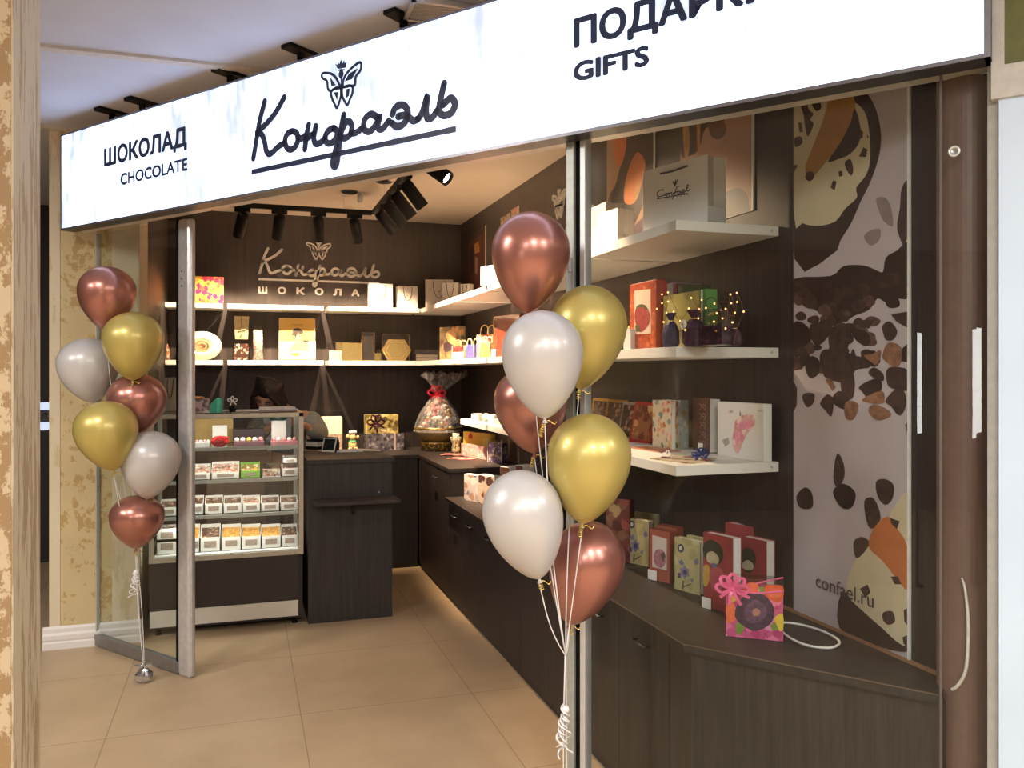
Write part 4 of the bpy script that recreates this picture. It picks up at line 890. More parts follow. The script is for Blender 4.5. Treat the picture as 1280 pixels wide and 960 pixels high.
F = fD(617, 5.5, 650, 5.2, 394, ZM); framed('large dark red box with gold corner cord behind the pearl white balloon', F, .05, plain('dark red gloss', srgb(86, 34, 24), .25, coat=.5), YG)
carton('tiny white price card at the foot of the pink gift bag', fD(614, 5.48, 619.5, 5.46, 436.5, ZM), .004, PAPER, name='price_card', cat='card')
# ================================================================ pastry case
STEEL = plain('champagne metal frame', (.52, .48, .40), .35, .6)
case = root('pastry_case', 'glass pastry case with pale metal frame and dark base beside the till counter', 'display case', (-.076, 5.215, 0))
cw, cd, ch = .436, .58, 1.296
MB().box(-cw + .004, cw - .004, .02, cd, .04, .445).build('base', WOODB, case)
MB().box(-cw + .004, cw - .03, .008, .02, .155, .43).build('front_panel', plain('dark brown panel', (.030, .020, .018), .35), case)
MB().box(-cw + .004, cw - .03, .006, .02, .055, .150, bev=.002).build('kick_strip', plain('pale kick strip', (.74, .69, .60), .4, var=.02), case)
for sx in (-1, 1):
    for y in (.06, cd - .06):
        MB().lathe([(.018, 0), (.018, .006), (.01, .012), (.01, .04)], 14).build('foot', BLACK, case, True).location = (sx * (cw - .05), y, 0)
m_ = MB()
for sx in (-1, 1):
    for y0 in (0, cd - .024): m_.box(sx * cw, sx * (cw - .026), y0, y0 + .024, .445, ch) if sx < 0 else m_.box(cw - .026, cw, y0, y0 + .024, .445, ch)
m_.box(-cw, cw, 0, .024, ch - .022, ch).box(-cw, cw, cd - .024, cd, ch - .022, ch).box(-cw, -cw + .026, .024, cd - .024, ch - .022, ch).box(cw - .026, cw, .024, cd - .024, ch - .022, ch).box(-cw, cw, -.002, .03, .432, .458)
m_.build('frame', STEEL, case)
CG = glass('case glass', (.95, .97, .96), 1.45)
MB().box(-cw + .026, cw - .026, .006, .011, .458, ch - .022).build('front_pane', CG, case)
for sx in (-1, 1): MB().box(sx * (cw - .008), sx * (cw - .013), .024, cd - .024, .458, ch - .022).build('side_pane', CG, case)
MB().box(-cw + .026, cw - .026, .024, cd - .024, ch - .012, ch - .005).build('top_pane', CG, case)
MB().box(-cw + .026, cw - .026, .024, cd - .03, .452, .462).build('deck', plain('white case deck', (.70, .70, .68), .4), case)
TI = [1.093, .898, .689, .464]
for z in TI[:3]:
    s_ = MB().box(-cw + .03, cw - .03, .035, cd - .04, z - .008, z).build('glass_shelf', CG, case); MB().box(-cw + .03, cw - .03, .028, .035, z - .012, z + .003).build('shelf_rail', plain('price rail', (.62, .66, .64), .35), s_)
for z in (ch - .022, TI[0] - .012, TI[1] - .012, TI[2] - .012):
    MB().box(-cw + .05, cw - .05, .034, .050, z - .006, z).build('lamp_channel', ALUL, case)
    l = bpy.data.lights.new('case_lamp', 'AREA'); l.shape = 'RECTANGLE'; l.size = .74; l.size_y = .012; l.energy = 2.2; l.color = (1.0, .93, .82)
    o = bpy.data.objects.new('case_lamp', l); C.objects.link(o); o.parent = case; o.location = (0, .042, z - .0075); o.rotation_euler = (.35, 0, 0)
# ---- goods in the case
def pastry_Y(u0, u1, vt, zb, y=5.30): return fY(u0, u1, vt, zb, y)
WC = plain('white pastry card', (.84, .82, .78), .5, var=.02)
PAST = print_mat('cream cakes', srgb(196, 164, 144), [srgb(240, 220, 200), srgb(200, 90, 70), srgb(110, 70, 50), srgb(240, 236, 226)], 55, .45)
ORG = print_mat('orange jellies', srgb(214, 160, 80), [srgb(240, 190, 90), srgb(200, 120, 50)], 60, .45)
PRAL = print_mat('pralines', srgb(120, 90, 76), [srgb(70, 46, 36), srgb(210, 180, 150), srgb(50, 34, 28)], 60, .42)
def window_box(label, F, depth, fill, group, tilt=.6, rim=None):
    """white card tray whose lid slopes to the front with a clear window"""
    r = rootF('pastry_box', label, 'pastry box', F, group); w, h = F[2] / 2, F[3]; d = depth; lo = h * tilt
    m = MB(); m.box(-w, w, 0, .002, 0, lo).box(-w, w, d - .002, d, 0, h).box(-w, w, 0, d, 0, .002)
    for s in (-1, 1): m.prism([(0, 0), (d, 0), (d, h), (0, lo)], s * w, s * (w - .002), 'x')
    m.build('tray', rim or WC, r)
    m = MB(); m.prism([(.004, .003), (d - .004, .003), (d - .004, h * .86), (.004, lo * .86)], -w + .004, w - .004, 'x'); m.build('sweets', fill, r)
    m = MB(); m.prism([(0, lo), (d, h), (d, h + .0015), (0, lo + .0015)], -w + .002, w - .002, 'x'); m.build('clear_window', CLEAR, r)
    k = w * .62; MB().box(-k, k, -.0008, 0, lo * .30, lo * .74).build('label_window', plain('grey beige label', srgb(158, 140, 128), .4, var=.35, scale=160), r)
    return r
gp3, gp4 = 'white pastry boxes on the third tier', 'white pastry boxes on the lowest tier'
for k, (u0, u1, f) in enumerate(((242, 254, PRAL), (256, 278, PRAL), (279.5, 302, PRAL), (303.5, 325, PAST), (326.5, 349, PRAL), (351, 372, PRAL))):
    window_box('white box on the second lowest case tier, ' + ['next to the door frame', 'second from the door frame', 'third from the door frame', 'fourth from the door frame', 'second from the case post', 'next to the case post'][k], pastry_Y(u0, u1, 622, TI[2] + .001), .10, f, gp3, .62)
for k, (u0, u1, f) in enumerate(((240, 249, ORG), (250.5, 275, PRAL), (277, 301, ORG), (302, 326, ORG), (327, 351, ORG), (352.5, 372, PRAL))):
    window_box('white box on the lowest case tier, ' + ['next to the door frame', 'second from the door frame, brown sweets', 'third from the door frame, orange jellies', 'fourth from the door frame, orange jellies', 'second from the case post, orange jellies', 'next to the case post, brown sweets'][k], pastry_Y(u0, u1, 659, TI[3]), .11, f, gp4, .58)
window_box('white pastry box seen through the door glass on the second lowest tier', pastry_Y(200, 221, 627, TI[2] + .001), .10, PRAL, gp3, .6)
window_box('lower of two stacked pastry boxes seen through the door glass, lowest tier', pastry_Y(196, 221, 672, TI[3]), .10, PRAL, gp4, .9)
window_box('upper of two stacked pastry boxes seen through the door glass, lowest tier', pastry_Y(196, 221, 659, TI[3] + .072), .09, PAST, gp4, .9)
gp2 = 'open pastry boxes on the second tier'
window_box('white box of pale cakes with an orange sticker on the second tier of the case', pastry_Y(239, 262.5, 582, TI[1] + .001), .10, PAST, gp2, .45)
window_box('wide white box of assorted cakes in the middle of the second tier', pastry_Y(264.5, 299, 579, TI[1] + .001), .10, PAST, gp2, .42)
window_box('bright green box of sweets on the second tier of the case', pastry_Y(301, 325, 580, TI[1] + .001), .10, print_mat('yellow and red sweets', srgb(150, 140, 80), [srgb(244, 214, 80), srgb(200, 60, 40), srgb(240, 236, 220)], 60, .42), gp2, .5, plain('lime green card', srgb(120, 186, 60), .4))
clear_top('clear tray of white sweets with a yellow sticker on the second tier', pastry_Y(328, 351, 581, TI[1] + .001), .10, PAST, WC, gp2, .55, 'pastry_tray')
window_box('white box of pink cakes at the post end of the second tier, lower of two', pastry_Y(352.5, 372, 582, TI[1] + .001), .09, print_mat('pink cakes', srgb(214, 150, 140), [srgb(236, 210, 200), srgb(190, 110, 100)], 50, .45), gp2, .75)
window_box('white box at the post end of the second tier, upper of two', fY(354, 371, 571, TI[1] + .081, 5.32), .08, WC, gp2, .75)
def cakes(label, F, depth, base, n, cols, seed, group):
    rr = random.Random(seed); r = rootF('cake_tray', label, 'cake tray', F, group); w, h = F[2] / 2, F[3]
    MB().box(-w, w, 0, depth, 0, h * .45).build('tray', base, r)
    for k in range(n):
        x = -w + (k + .5) * 2 * w / n; s = min(w / n * .9, .022); m = MB(); m.lathe([(s * .8, 0), (s, s * .5), (s * .9, s * 1.1), (s * .5, s * 1.5), (.001, s * 1.6)], 12)
        for v in m.bm.verts: v.co += Vector((rr.uniform(-1, 1), rr.uniform(-1, 1), 0)) * s * .08
        m.build('cake', cols[k % len(cols)], r, True).location = (x, depth * .3 + rr.uniform(0, .02), h * .45)
    return r
CRM = plain('white meringue', (.86, .80, .76), .5); PNK = plain('pink icing', srgb(226, 160, 160), .45); YLW = plain('yellow marzipan', srgb(232, 206, 96), .45); PLUMT = plain('mauve tray', srgb(140, 104, 110), .4); PINKT = plain('pink tray', srgb(214, 150, 152), .4); WHT = plain('white tray', (.72, .70, .66), .4)
cakes('pale tray of white and pink cakes on the top tier by the door frame', pastry_Y(239, 262, 547, TI[0]), .12, WHT, 5, [CRM, PNK], 1, 'cake trays on the top tier')
cakes('mauve tray of white cakes with one yellow flower cake on the top tier', pastry_Y(292, 330, 546, TI[0]), .12, PLUMT, 5, [CRM, CRM, YLW, CRM, PNK], 2, 'cake trays on the top tier')
cakes('pink tray of pale cakes at the post end of the top tier', pastry_Y(339, 372, 546, TI[0]), .12, PINKT, 5, [PNK, CRM], 3, 'cake trays on the top tier')
F = pastry_Y(263, 287, 546, TI[0], 5.29); r = rootF('tissue_parcel', 'crumpled red tissue parcel on the top tier of the case', 'parcel', F); w, h = F[2] / 2, F[3]
rr = random.Random(4); m_ = MB(); m_.ball((0, .045, h * .5), w * .96, .04, h * .5, 16)
for v in m_.bm.verts: v.co += Vector((rr.uniform(-1, 1), rr.uniform(-1, 1), rr.uniform(-.6, .6))) * .006; v.co.z = max(0, v.co.z)
m_.build('tissue', plain('red tissue', srgb(190, 36, 40), .35), r); m_ = MB(); m_.tube(spline([(-w * .5, .005, h * .6), (0, .0, h * 1.02), (w * .5, .01, h * .7)], 5), .004, 6); m_.build('twist', plain('red tissue', srgb(190, 36, 40), .35), r, True)
def card_stand(label, F, front, z=0):
    r = rootF('price_card', label, 'card', F); w, h = F[2] / 2, F[3]; m = MB(); m.prism([(0, 0), (.014, h), (.016, h), (.034, 0), (.032, 0), (.015, h - .004), (.002, 0)], -w, w, 'x'); m.build('card', front, r); MB().box(-w, w, -.003, .036, 0, .003).build('foot_strip', CLEAR, r); return r
carton('large ochre card panel standing at the back of the top tier', fY(230, 291.5, 523, TI[0], 5.62), .02, plain('ochre panel', srgb(216, 180, 110), .5), name='display_card', cat='card')
card_stand('white price card before the ochre panel on the top tier', fY(265.5, 284, 532, TI[0], 5.48), WC)
card_stand('white price card in front of the shop assistant on the top tier', fY(339.5, 357.5, 526, TI[0], 5.45), WC)
carton('low dark box behind the mauve cake tray on the top tier', fY(292, 330, 536.5, TI[0], 5.5), .08, plain('dark plum card', (.05, .03, .035), .4), name='sweet_box')
# ---- on top of the case
zt = ch + .0006
F = fY(228, 262, 496, ch, 5.36); r = rootF('flower_box', 'pale floral gift box with a gold rim on top of the pastry case', 'box', F); w, h = F[2] / 2, F[3]
FLW = print_mat('grey lilac flower print', srgb(170, 150, 146), [srgb(210, 190, 186), srgb(120, 92, 104), srgb(90, 70, 76)], 28, .45)
MB().box(-w, w, 0, .14, 0, h * .86).build('carton', FLW, r); MB().lathe([(w * .55, h * .86), (w * .6, h * .93), (w * .42, h)], 24, (0, .07, 0)).build('lid_ornament', plain('copper foil', (.70, .38, .18), .3, .8), r, True)
F = fY(262, 278.5, 498, ch, 5.36); r = rootF('teal_parcel', 'small bright teal gift parcel on top of the pastry case', 'parcel', F); w, h = F[2] / 2, F[3]
TEAL = plain('teal paper', srgb(46, 160, 130), .4); m_ = MB(); m_.prism([(-w, 0), (w * .9, 0), (w * .9, h), (0, h), (-w, h * .55)], 0, .09, 'y'); m_.build('wrapping', TEAL, r); MB().box(.004, .02, -.001, .091, 0, h + .001).build('ribbon', plain('light teal ribbon', srgb(70, 190, 160), .35), r)
F = fY(279, 302, 497, ch, 5.40); r = rootF('potted_plant', 'small dark leafy plant with white bow beside the teal parcel', 'plant', F); w, h = F[2] / 2, F[3]
MB().lathe([(.018, 0), (.024, .02), (.022, .022)], 14, (0, .05, 0)).build('pot', BLACK, r, True)
rr = random.Random(9); m_ = MB()
for k in range(26):
    a = rr.uniform(0, 2 * PI); l = rr.uniform(.03, .06); e = rr.uniform(.1, .9); t_ = Vector((math.cos(a) * math.cos(e), math.sin(a) * math.cos(e), math.sin(e))); s_ = t_.cross(Vector((0, 0, 1))).normalized() * .008; b_ = Vector((0, .05, .018))
    m_.add([b_, b_ + t_ * l * .5 + s_, b_ + t_ * l, b_ + t_ * l * .5 - s_], [(0, 1, 2, 3)])
m_.build('leaves', plain('dark green leaf', srgb(40, 56, 30), .5), r); bow(r, (.0, .01, h * .75), .03, plain('white satin', (.8, .76, .72), .4), 3, 2)
F = fD(205, 5.35, 222, 5.30, 472, ch); paper_bag('white paper bag with dark handle on the pastry case, seen through the door glass', F, .07)
F = fY(324, 371, 509, ch, 5.42); r = rootF('document_tray', 'low grey document tray on the pastry case in front of the shop assistant', 'tray', F); w, h = F[2] / 2, F[3]
MB().box(-w, w, 0, .16, 0, h * .4).build('tray', plain('mauve grey plastic', srgb(150, 138, 140), .5), r); MB().prism([(-w, h * .4), (w, h * .4), (w * .92, h), (-w * .96, h)], .01, .15, 'y').build('papers', plain('paper edges', (.70, .66, .62), .6), r)
MB().box(-.10, .10, -.07, .07, 0, .003).build('sheet', PAPER, root('paper_sheet', 'thin white sheet of paper lying on the pastry case beside the tray', 'paper', (at_Y(310, 510, 5.5).x, 5.55, zt), 0))

# ================================================================ shop assistant, leaning over the case
SKIN = plain('skin', srgb(206, 160, 134), .5, trans=.15); HAIRM = plain('dark brown hair', (.008, .006, .006), .6, scale=90, var=.3); JACK = plain('grey green jacket', srgb(150, 152, 142), .75, var=.1); SHIRT = plain('pale blue white blouse', srgb(196, 202, 210), .7); TROU = plain('black trousers', (.018, .018, .02), .8); SHOE = plain('black shoe', (.01, .01, .01), .4)
def skinned(name, pts, edges, mat, parent, rootv=0, sub=2):
    me = bpy.data.meshes.new(name); me.from_pydata([p[:3] for p in pts], edges, []); me.materials.append(mat); o = bpy.data.objects.new(name, me); C.objects.link(o); o.parent = parent
    md = o.modifiers.new('skin', 'SKIN'); md.use_smooth_shade = True; md.branch_smoothing = .6
    for v, p in zip(me.skin_vertices[0].data, pts):
        v.radius = p[3] if isinstance(p[3], tuple) else (p[3], p[3]); v.use_root = False
    me.skin_vertices[0].data[rootv].use_root = True
    s = o.modifiers.new('sub', 'SUBSURF'); s.levels = sub; s.render_levels = sub; return o
PX, PY = .30, 6.13
per = root('person', 'shop assistant with long dark hair and grey jacket bending over behind the pastry case', 'person', (PX, PY, 0))
# body: pelvis, spine, neck, head, legs, arms  (x right, y away from the viewer)
bp = [(.02, .10, .92, (.145, .10)), (.02, .06, 1.08, (.125, .09)), (.0, -.02, 1.22, (.15, .095)), (-.05, -.10, 1.30, (.06, .055)), (-.08, -.14, 1.345, (.048, .05)),
      (.10, .10, .86, .085), (.11, .09, .50, .058), (.11, .12, .10, .040), (.11, .02, .045, .034), (-.06, .10, .86, .085), (-.07, .09, .50, .058), (-.07, .12, .10, .040), (-.07, .02, .045, .034),
      (.17, -.03, 1.225, .044), (.240, -.07, 1.08, .036), (.14, -.22, 1.16, .030), (.10, -.27, 1.185, .022), (-.17, -.06, 1.23, .044), (-.225, -.08, 1.08, .036), (-.13, -.22, 1.16, .030), (-.09, -.27, 1.185, .022)]
be = [(0, 1), (1, 2), (2, 3), (3, 4), (0, 5), (5, 6), (6, 7), (7, 8), (0, 9), (9, 10), (10, 11), (11, 12), (2, 13), (13, 14), (14, 15), (15, 16), (2, 17), (17, 18), (18, 19), (19, 20)]
# five fingers a hand, on the same surface
for hv, sx in ((16, -1), (20, 1)):
    b = bp[hv]
    for q in range(4):
        dx = sx * (.030 + .004 * (q % 3)); dy = -.024 + q * .014
        i = len(bp); bp.append((b[0] + dx, b[1] + dy, b[2] - .004, .0085)); bp.append((b[0] + dx + sx * .024, b[1] + dy - .004, b[2] - .016, .0075)); be += [(hv, i), (i, i + 1)]
    i = len(bp); bp.append((b[0] + sx * .012, b[1] - .034, b[2] + .004, .009)); bp.append((b[0] + sx * .032, b[1] - .046, b[2] - .006, .008)); be += [(hv, i), (i, i + 1)]
body = skinned('body', bp, be, SKIN, per)
# head: shaped ball with brow, nose, chin; bowed forward and turned down to the left
hd = MB(); hd.ball((0, 0, 0), .074, .092, .112, 28)
for v in hd.bm.verts:
    x, y, z = v.co
    if z < 0: v.co.x *= 1 - .30 * (-z / .112) ** 1.3; v.co.y += -.010 * (-z / .112)
    if y < -.04:
        v.co.y -= .022 * math.exp(-((x / .012) ** 2) - ((z + .022) / .022) ** 2)      # nose
        v.co.y += .010 * (math.exp(-(((x - .03) / .014) ** 2) - ((z - .004) / .012) ** 2) + math.exp(-(((x + .03) / .014) ** 2) - ((z - .004) / .012) ** 2))
        v.co.y -= .006 * math.exp(-((x / .02) ** 2) - ((z + .062) / .010) ** 2)
HR = Matrix.Translation((-.135, -.20, 1.385)) @ Matrix.Rotation(math.radians(14), 4, 'Y') @ Matrix.Rotation(math.radians(-12), 4, 'Z') @ Matrix.Rotation(math.radians(50), 4, 'X')
def onhead(o): o.matrix_local = HR; return o
head = onhead(hd.build('head', SKIN, per, True))
for sx in (-1, 1):
    e = MB(); e.ball((sx * .030, -.078, .004), .012, .007, .006, 10); e.build('eye', plain('eye white', (.7, .68, .66), .3), head, True)
    e = MB(); e.tube(spline([(sx * .016, -.086, .012), (sx * .030, -.088, .014), (sx * .044, -.080, .010)], 4), .0022, 5); e.build('lash', HAIRM, head, True)
    e = MB(); e.tube(spline([(sx * .014, -.088, .028), (sx * .030, -.088, .034), (sx * .048, -.078, .028)], 4), .0032, 5); e.build('eyebrow', HAIRM, head, True)
    e = MB(); e.ball((sx * .074, .004, -.006), .008, .018, .030, 10); e.build('ear', SKIN, head, True)
e = MB(); e.tube(spline([(-.024, -.080, -.058), (-.008, -.089, -.054), (0, -.088, -.056), (.008, -.089, -.054), (.024, -.080, -.058)], 4), .005, 6); e.build('lips', plain('lips', srgb(170, 96, 88), .4), head, True)
# hair: cap with centre parting, long strands falling forward on both sides
hm = MB(); hm.ball((0, .012, .014), .086, .104, .116, 26)
for v in hm.bm.verts:
    x, y, z = v.co
    if y < -.02 and z < .055: v.co.y = -.02 + (y + .02) * .25
rr = random.Random(2)
for sx in (-1, 1):
    for k in range(30):
        a = k / 29; x0_ = sx * (.030 + .052 * a); y0_ = -.062 + .13 * a; L_ = .26 + .10 * a + rr.uniform(-.02, .02)
        hm.tube(spline([(sx * .004, y0_ * .7 - .004, .124 - .016 * a), (x0_, y0_ - .006, .085), (sx * (.080 + rr.uniform(0, .012)), y0_ + .004, .0), (sx * (.088 + rr.uniform(-.01, .02) + (.03 if sx > 0 else 0)), y0_ + .03, -L_ * .5), (sx * (.084 + rr.uniform(-.02, .03) + (.05 if sx > 0 else 0)), y0_ + .07, -L_)], 5), .0115, 6, taper=lambda t: 1 - .65 * t * t)
onhead(hm.build('hair', HAIRM, per, True))
jp = [(.02, .09, .93, (.165, .12)), (.02, .05, 1.08, (.148, .112)), (.005, -.02, 1.215, (.165, .108)), (.18, -.03, 1.225, .078), (.245, -.07, 1.08, .070), (.145, -.225, 1.165, .052), (-.17, -.06, 1.235, .078), (-.225, -.08, 1.08, .070), (-.135, -.225, 1.165, .052)]
skinned('jacket', jp, [(0, 1), (1, 2), (2, 3), (3, 4), (4, 5), (2, 6), (6, 7), (7, 8)], JACK, per)
m_ = MB(); m_.prism([(-.16, 1.24), (-.06, 1.26), (.03, 1.22), (.025, 1.0), (-.13, 1.0)], -.150, -.142, 'y'); m_.build('blouse', SHIRT, per)
m_ = MB(); m_.tube(spline([(-.11, -.154, 1.23), (-.06, -.158, 1.205), (.0, -.156, 1.235)], 5), .014, 8); m_.build('scarf', plain('teal green scarf', srgb(40, 110, 90), .5), per, True)
skinned('trousers', [(.02, .10, .92, (.155, .112)), (.10, .10, .84, .096), (.11, .09, .50, .072), (.11, .12, .09, .056), (-.06, .10, .84, .096), (-.07, .09, .50, .072), (-.07, .12, .09, .056)], [(0, 1), (1, 2), (2, 3), (0, 4), (4, 5), (5, 6)], TROU, per)
for sx in (.11, -.07):
    m_ = MB(); m_.ball((sx, .06, .036), .046, .12, .036, 16); m_.build('shoe', SHOE, per, True)

# ================================================================ till counter and back counter goods
F = fD(402, 5.6, 418, 5.55, 547, ZS); r = rootF('card_terminal', 'black card payment terminal with pale bezel on the till counter', 'card terminal', F); w, h = F[2] / 2, F[3]
m_ = MB(); m_.prism([(0, 0), (.05, 0), (.055, h * .6), (.04, h), (.03, h)], -w, w, 'x'); m_.build('body', BLACK, r)
m_ = MB(); a0 = math.atan2(.03, h)
o = MB().box(-w * 1.04, w * 1.04, -.003, 0, 0, h * 1.0, bev=.001).build('bezel', plain('pale grey plastic', (.6, .58, .55), .4), r); o.rotation_euler[0] = -a0
o = MB().box(-w * .84, w * .84, -.0045, -.003, h * .12, h * .92).build('screen', plain('dark screen', (.012, .02, .016), .1), r); o.rotation_euler[0] = -a0
F = fD(399, 5.43, 412, 5.41, 568, ZS); carton('small flat black box before the card terminal on the till counter', F, .04, BLACK, name='terminal_base', cat='device')
F = fD(382, 5.75, 397, 5.70, 550, ZS); r = rootF('receipt_printer', 'small grey and black receipt printer beside the pastry case post', 'printer', F); w, h = F[2] / 2, F[3]
MB().box(-w, w, 0, .10, 0, h * .35, bev=.003).build('base', BLACK, r); MB().box(-w, w, 0, .10, h * .35, h * .8, bev=.003).build('body', plain('pale grey plastic', (.6, .58, .55), .4), r); MB().box(-w, w, .01, .10, h * .8, h).build('cover', BLACK, r)
F = fD(421, 5.55, 476, 5.62, 558, ZS); r = rootF('folded_newspaper', 'folded pale papers lying flat on the till counter', 'paper', F); w = F[2] / 2
MB().box(-w, w * .2, 0, .10, 0, .010).build('folded_sheet', plain('lilac grey paper', (.62, .58, .58), .6), r); MB().prism([(-w * .3, .0105), (w, .001), (w, .004), (-w * .3, .016)], .01, .11, 'y').build('top_sheet', PAPER, r)
CB = plain('cream gift paper', (.80, .70, .56), .5)
F = fY(395.5, 428, 521.5, ZT, 6.93); r = rootF('gift_box_stack', 'white gift box with a patterned lower half behind the card terminal', 'box', F); w, h = F[2] / 2, F[3]
MB().box(-w, w, 0, .12, 0, h * .5).build('patterned_base', print_mat('pale lace print', srgb(170, 150, 136), [srgb(210, 196, 180), srgb(140, 120, 106)], 50, .4), r); MB().box(-w, w, .01, .12, h * .5, h).build('carton', CB, r)
F = fY(431.5, 451, 538, ZT, 6.9); r = rootF('plush_sheep', 'small cream plush sheep in a green collar on the back counter', 'plush toy', F); w, h = F[2] / 2, F[3]
PL = plain('cream plush', srgb(232, 196, 140), .9, var=.15, scale=120)
m_ = MB(); m_.ball((0, .03, h * .28), w * .55, w * .5, h * .28, 16); m_.ball((-w * .38, .005, h * .10), w * .26, w * .3, h * .10, 10); m_.ball((w * .38, .005, h * .10), w * .26, w * .3, h * .10, 10); m_.ball((0, .02, h * .66), w * .42, w * .38, h * .19, 16); m_.build('body', PL, r, True)
m_ = MB(); m_.ball((-w * .62, .03, h * .70), w * .26, w * .15, h * .10, 10); m_.ball((w * .62, .03, h * .66), w * .26, w * .15, h * .10, 10); m_.build('ear', PL, r, True)
MB().lathe([(w * .40, h * .42), (w * .46, h * .46), (w * .40, h * .50)], 16, (0, .025, 0)).build('collar', plain('mint collar', srgb(90, 200, 130), .6), r, True)
m_ = MB()
for k in range(7): a = k * .9; m_.ball((math.cos(a) * w * .3, .02 + math.sin(a) * w * .2, h * .90), w * .24, w * .2, h * .09, 8)
m_.build('fleece', plain('white fleece', (.8, .76, .70), .9), r, True)
FLY = print_mat('yellow green blossom print', srgb(176, 160, 96), [srgb(216, 200, 130), srgb(110, 100, 50), srgb(226, 212, 160), srgb(90, 76, 40)], 20, .45)
F = fY(457, 498, 518.5, ZT + .125, 6.90); lowF = fY(457.5, 505, 542.5, ZT, 6.88)
r = carton('silver crinkled gift box under the yellow blossom box on the back counter', lowF, .14, print_mat('silver crinkle', srgb(96, 92, 100), [srgb(150, 146, 152), srgb(66, 62, 72), srgb(120, 116, 124)], 34, .45, .25))
MB().box(.075, .090, -.002, .141, 0, lowF[3] + .001).build('ribbon_band', plain('pale satin band', (.55, .44, .36), .4), r)
F = (F[0] + Vector((0, 0, lowF[3] - .125 + .002)), F[1], F[2], F[3] + .125 - lowF[3] - .002); r = carton('yellow blossom gift box with a dark plum bow, on top of the silver box', F, .10, FLY)
bow(r, (-F[2] * .2, -.004, F[3] * .55), .075, plain('dark plum ribbon', (.06, .012, .03), .35), 4, 3)
# the wrapped basket
F = fD(514, 6.72, 577, 6.72, 540, ZT); r = rootF('gift_basket', 'large gift basket in clear cellophane tied with red ribbon on the back counter', 'gift basket', F); w = F[2] / 2; Kc = (0, w, 0)
zz = lambda v: EYE + (VH - v) / FP * 6.75 - ZT
MB().lathe([(w * .70, 0), (w * .74, zz(556)), (w * .78, zz(554)), (w * .5, zz(554))], 32, Kc).build('foil_tray', print_mat('gold striped foil', srgb(110, 84, 30), [srgb(210, 170, 80), srgb(80, 60, 20)], 60, .4, .25), r, True)
MB().lathe([(w * .62, zz(553)), (w * .86, zz(546)), (w, zz(540)), (w * 1.01, zz(536)), (w * .95, zz(537)), (w * .5, zz(545))], 36, Kc).build('basket', plain('gold wicker', (.42, .30, .11), .4, .3, var=.5, scale=160), r, True)
MB().lathe([(w * .95, zz(539)), (w * 1.03, zz(537)), (w * 1.03, zz(535)), (w * .95, zz(535.5))], 36, Kc).build('rim', GOLD, r, True)
rr = random.Random(11); m_ = MB(); gm = [print_mat('wrapped candy', srgb(190, 120, 90), [srgb(240, 226, 210), srgb(170, 50, 50), srgb(220, 170, 110), srgb(90, 60, 46)], 40, .45), GOLD, REDP, CRM]
for k in range(64):
    a = rr.uniform(0, 2 * PI); t_ = rr.random(); rad = w * (.84 - .58 * t_) * math.sqrt(rr.random() * .6 + .4); z_ = zz(537) + (zz(502) - zz(537)) * t_; m_.mi = k % 4; s_ = rr.uniform(.018, .036); m_.ball((Kc[0] + math.cos(a) * rad, Kc[1] + math.sin(a) * rad, z_), s_, s_ * .8, s_ * .7, 8)
m_.build('sweets', gm, r, True)
FILM = glass('cellophane film', (.88, .88, .90), 1.5, .10, .10)
def milky():
    m = bpy.data.materials.new('crinkled cellophane'); m.use_nodes = True; nt = m.node_tree; b = nt.nodes['Principled BSDF']; out = nt.nodes['Material Output']
    b.inputs['Base Color'].default_value = (.75, .74, .74, 1); b.inputs['Roughness'].default_value = .16; b.inputs['Specular IOR Level'].default_value = 1.0
    f = noise(nt, pos(nt, (1, 1, .25), True), 26, 4, .7); bump(nt, b, f, .8, .02)
    tr = nt.nodes.new('ShaderNodeBsdfTransparent'); mx = nt.nodes.new('ShaderNodeMixShader'); nt.links.new(ramp(nt, f, [(.42, (.10, .10, .10)), (.62, (.42, .42, .42))]), mx.inputs[0])
    nt.links.new(tr.outputs[0], mx.inputs[1]); nt.links.new(b.outputs[0], mx.inputs[2]); nt.links.new(mx.outputs[0], out.inputs[0]); return m
MILK = milky()
m_ = MB(); n_ = 44; V = []; prf = [(w * 1.03, zz(541)), (w * .96, zz(530)), (w * .74, zz(517)), (w * .46, zz(503)), (w * .20, zz(494)), (w * .14, zz(491.5)), (w * .30, zz(486)), (w * .62, zz(476)), (w * .9, zz(465))]
for j, (rd, z_) in enumerate(prf):
    for k in range(n_):
        a = 2 * PI * k / n_; f = 1 + (.07 if j < 5 else .22) * (math.sin(k * 5.1 + j * .6) * .5 + rr.uniform(-.4, .4)) * (1 if j > 1 else .3); V.append((Kc[0] + rd * f * math.cos(a) + (.02 * (j - 5) if j > 5 else 0), Kc[1] + rd * f * math.sin(a), z_ + (rr.uniform(-.035, .02) if j == 8 else 0)))
m_.add(V, [(j * n_ + k, j * n_ + (k + 1) % n_, (j + 1) * n_ + (k + 1) % n_, (j + 1) * n_ + k) for j in range(len(prf) - 1) for k in range(n_)]); m_.build('cellophane', MILK, r)
RRB = plain('red satin ribbon', srgb(190, 24, 48), .35)
MB().lathe([(w * .16, zz(494)), (w * .19, zz(492)), (w * .16, zz(490))], 20, Kc).build('ribbon_band', RRB, r, True); bow(r, (-.01, w * .78, zz(493)), .075, RRB, 4, 4)
SILJ = print_mat('silver foil wrap', srgb(150, 146, 120), [srgb(220, 216, 196), srgb(90, 86, 60), srgb(190, 180, 130)], 60, .4, .25)
F = fD(562, 6.58, 577, 6.58, 542, ZT); r = rootF('foil_jar', 'small jar wrapped in crinkled silver foil at the foot of the gift basket', 'jar', F); w, h = F[2] / 2, F[3]
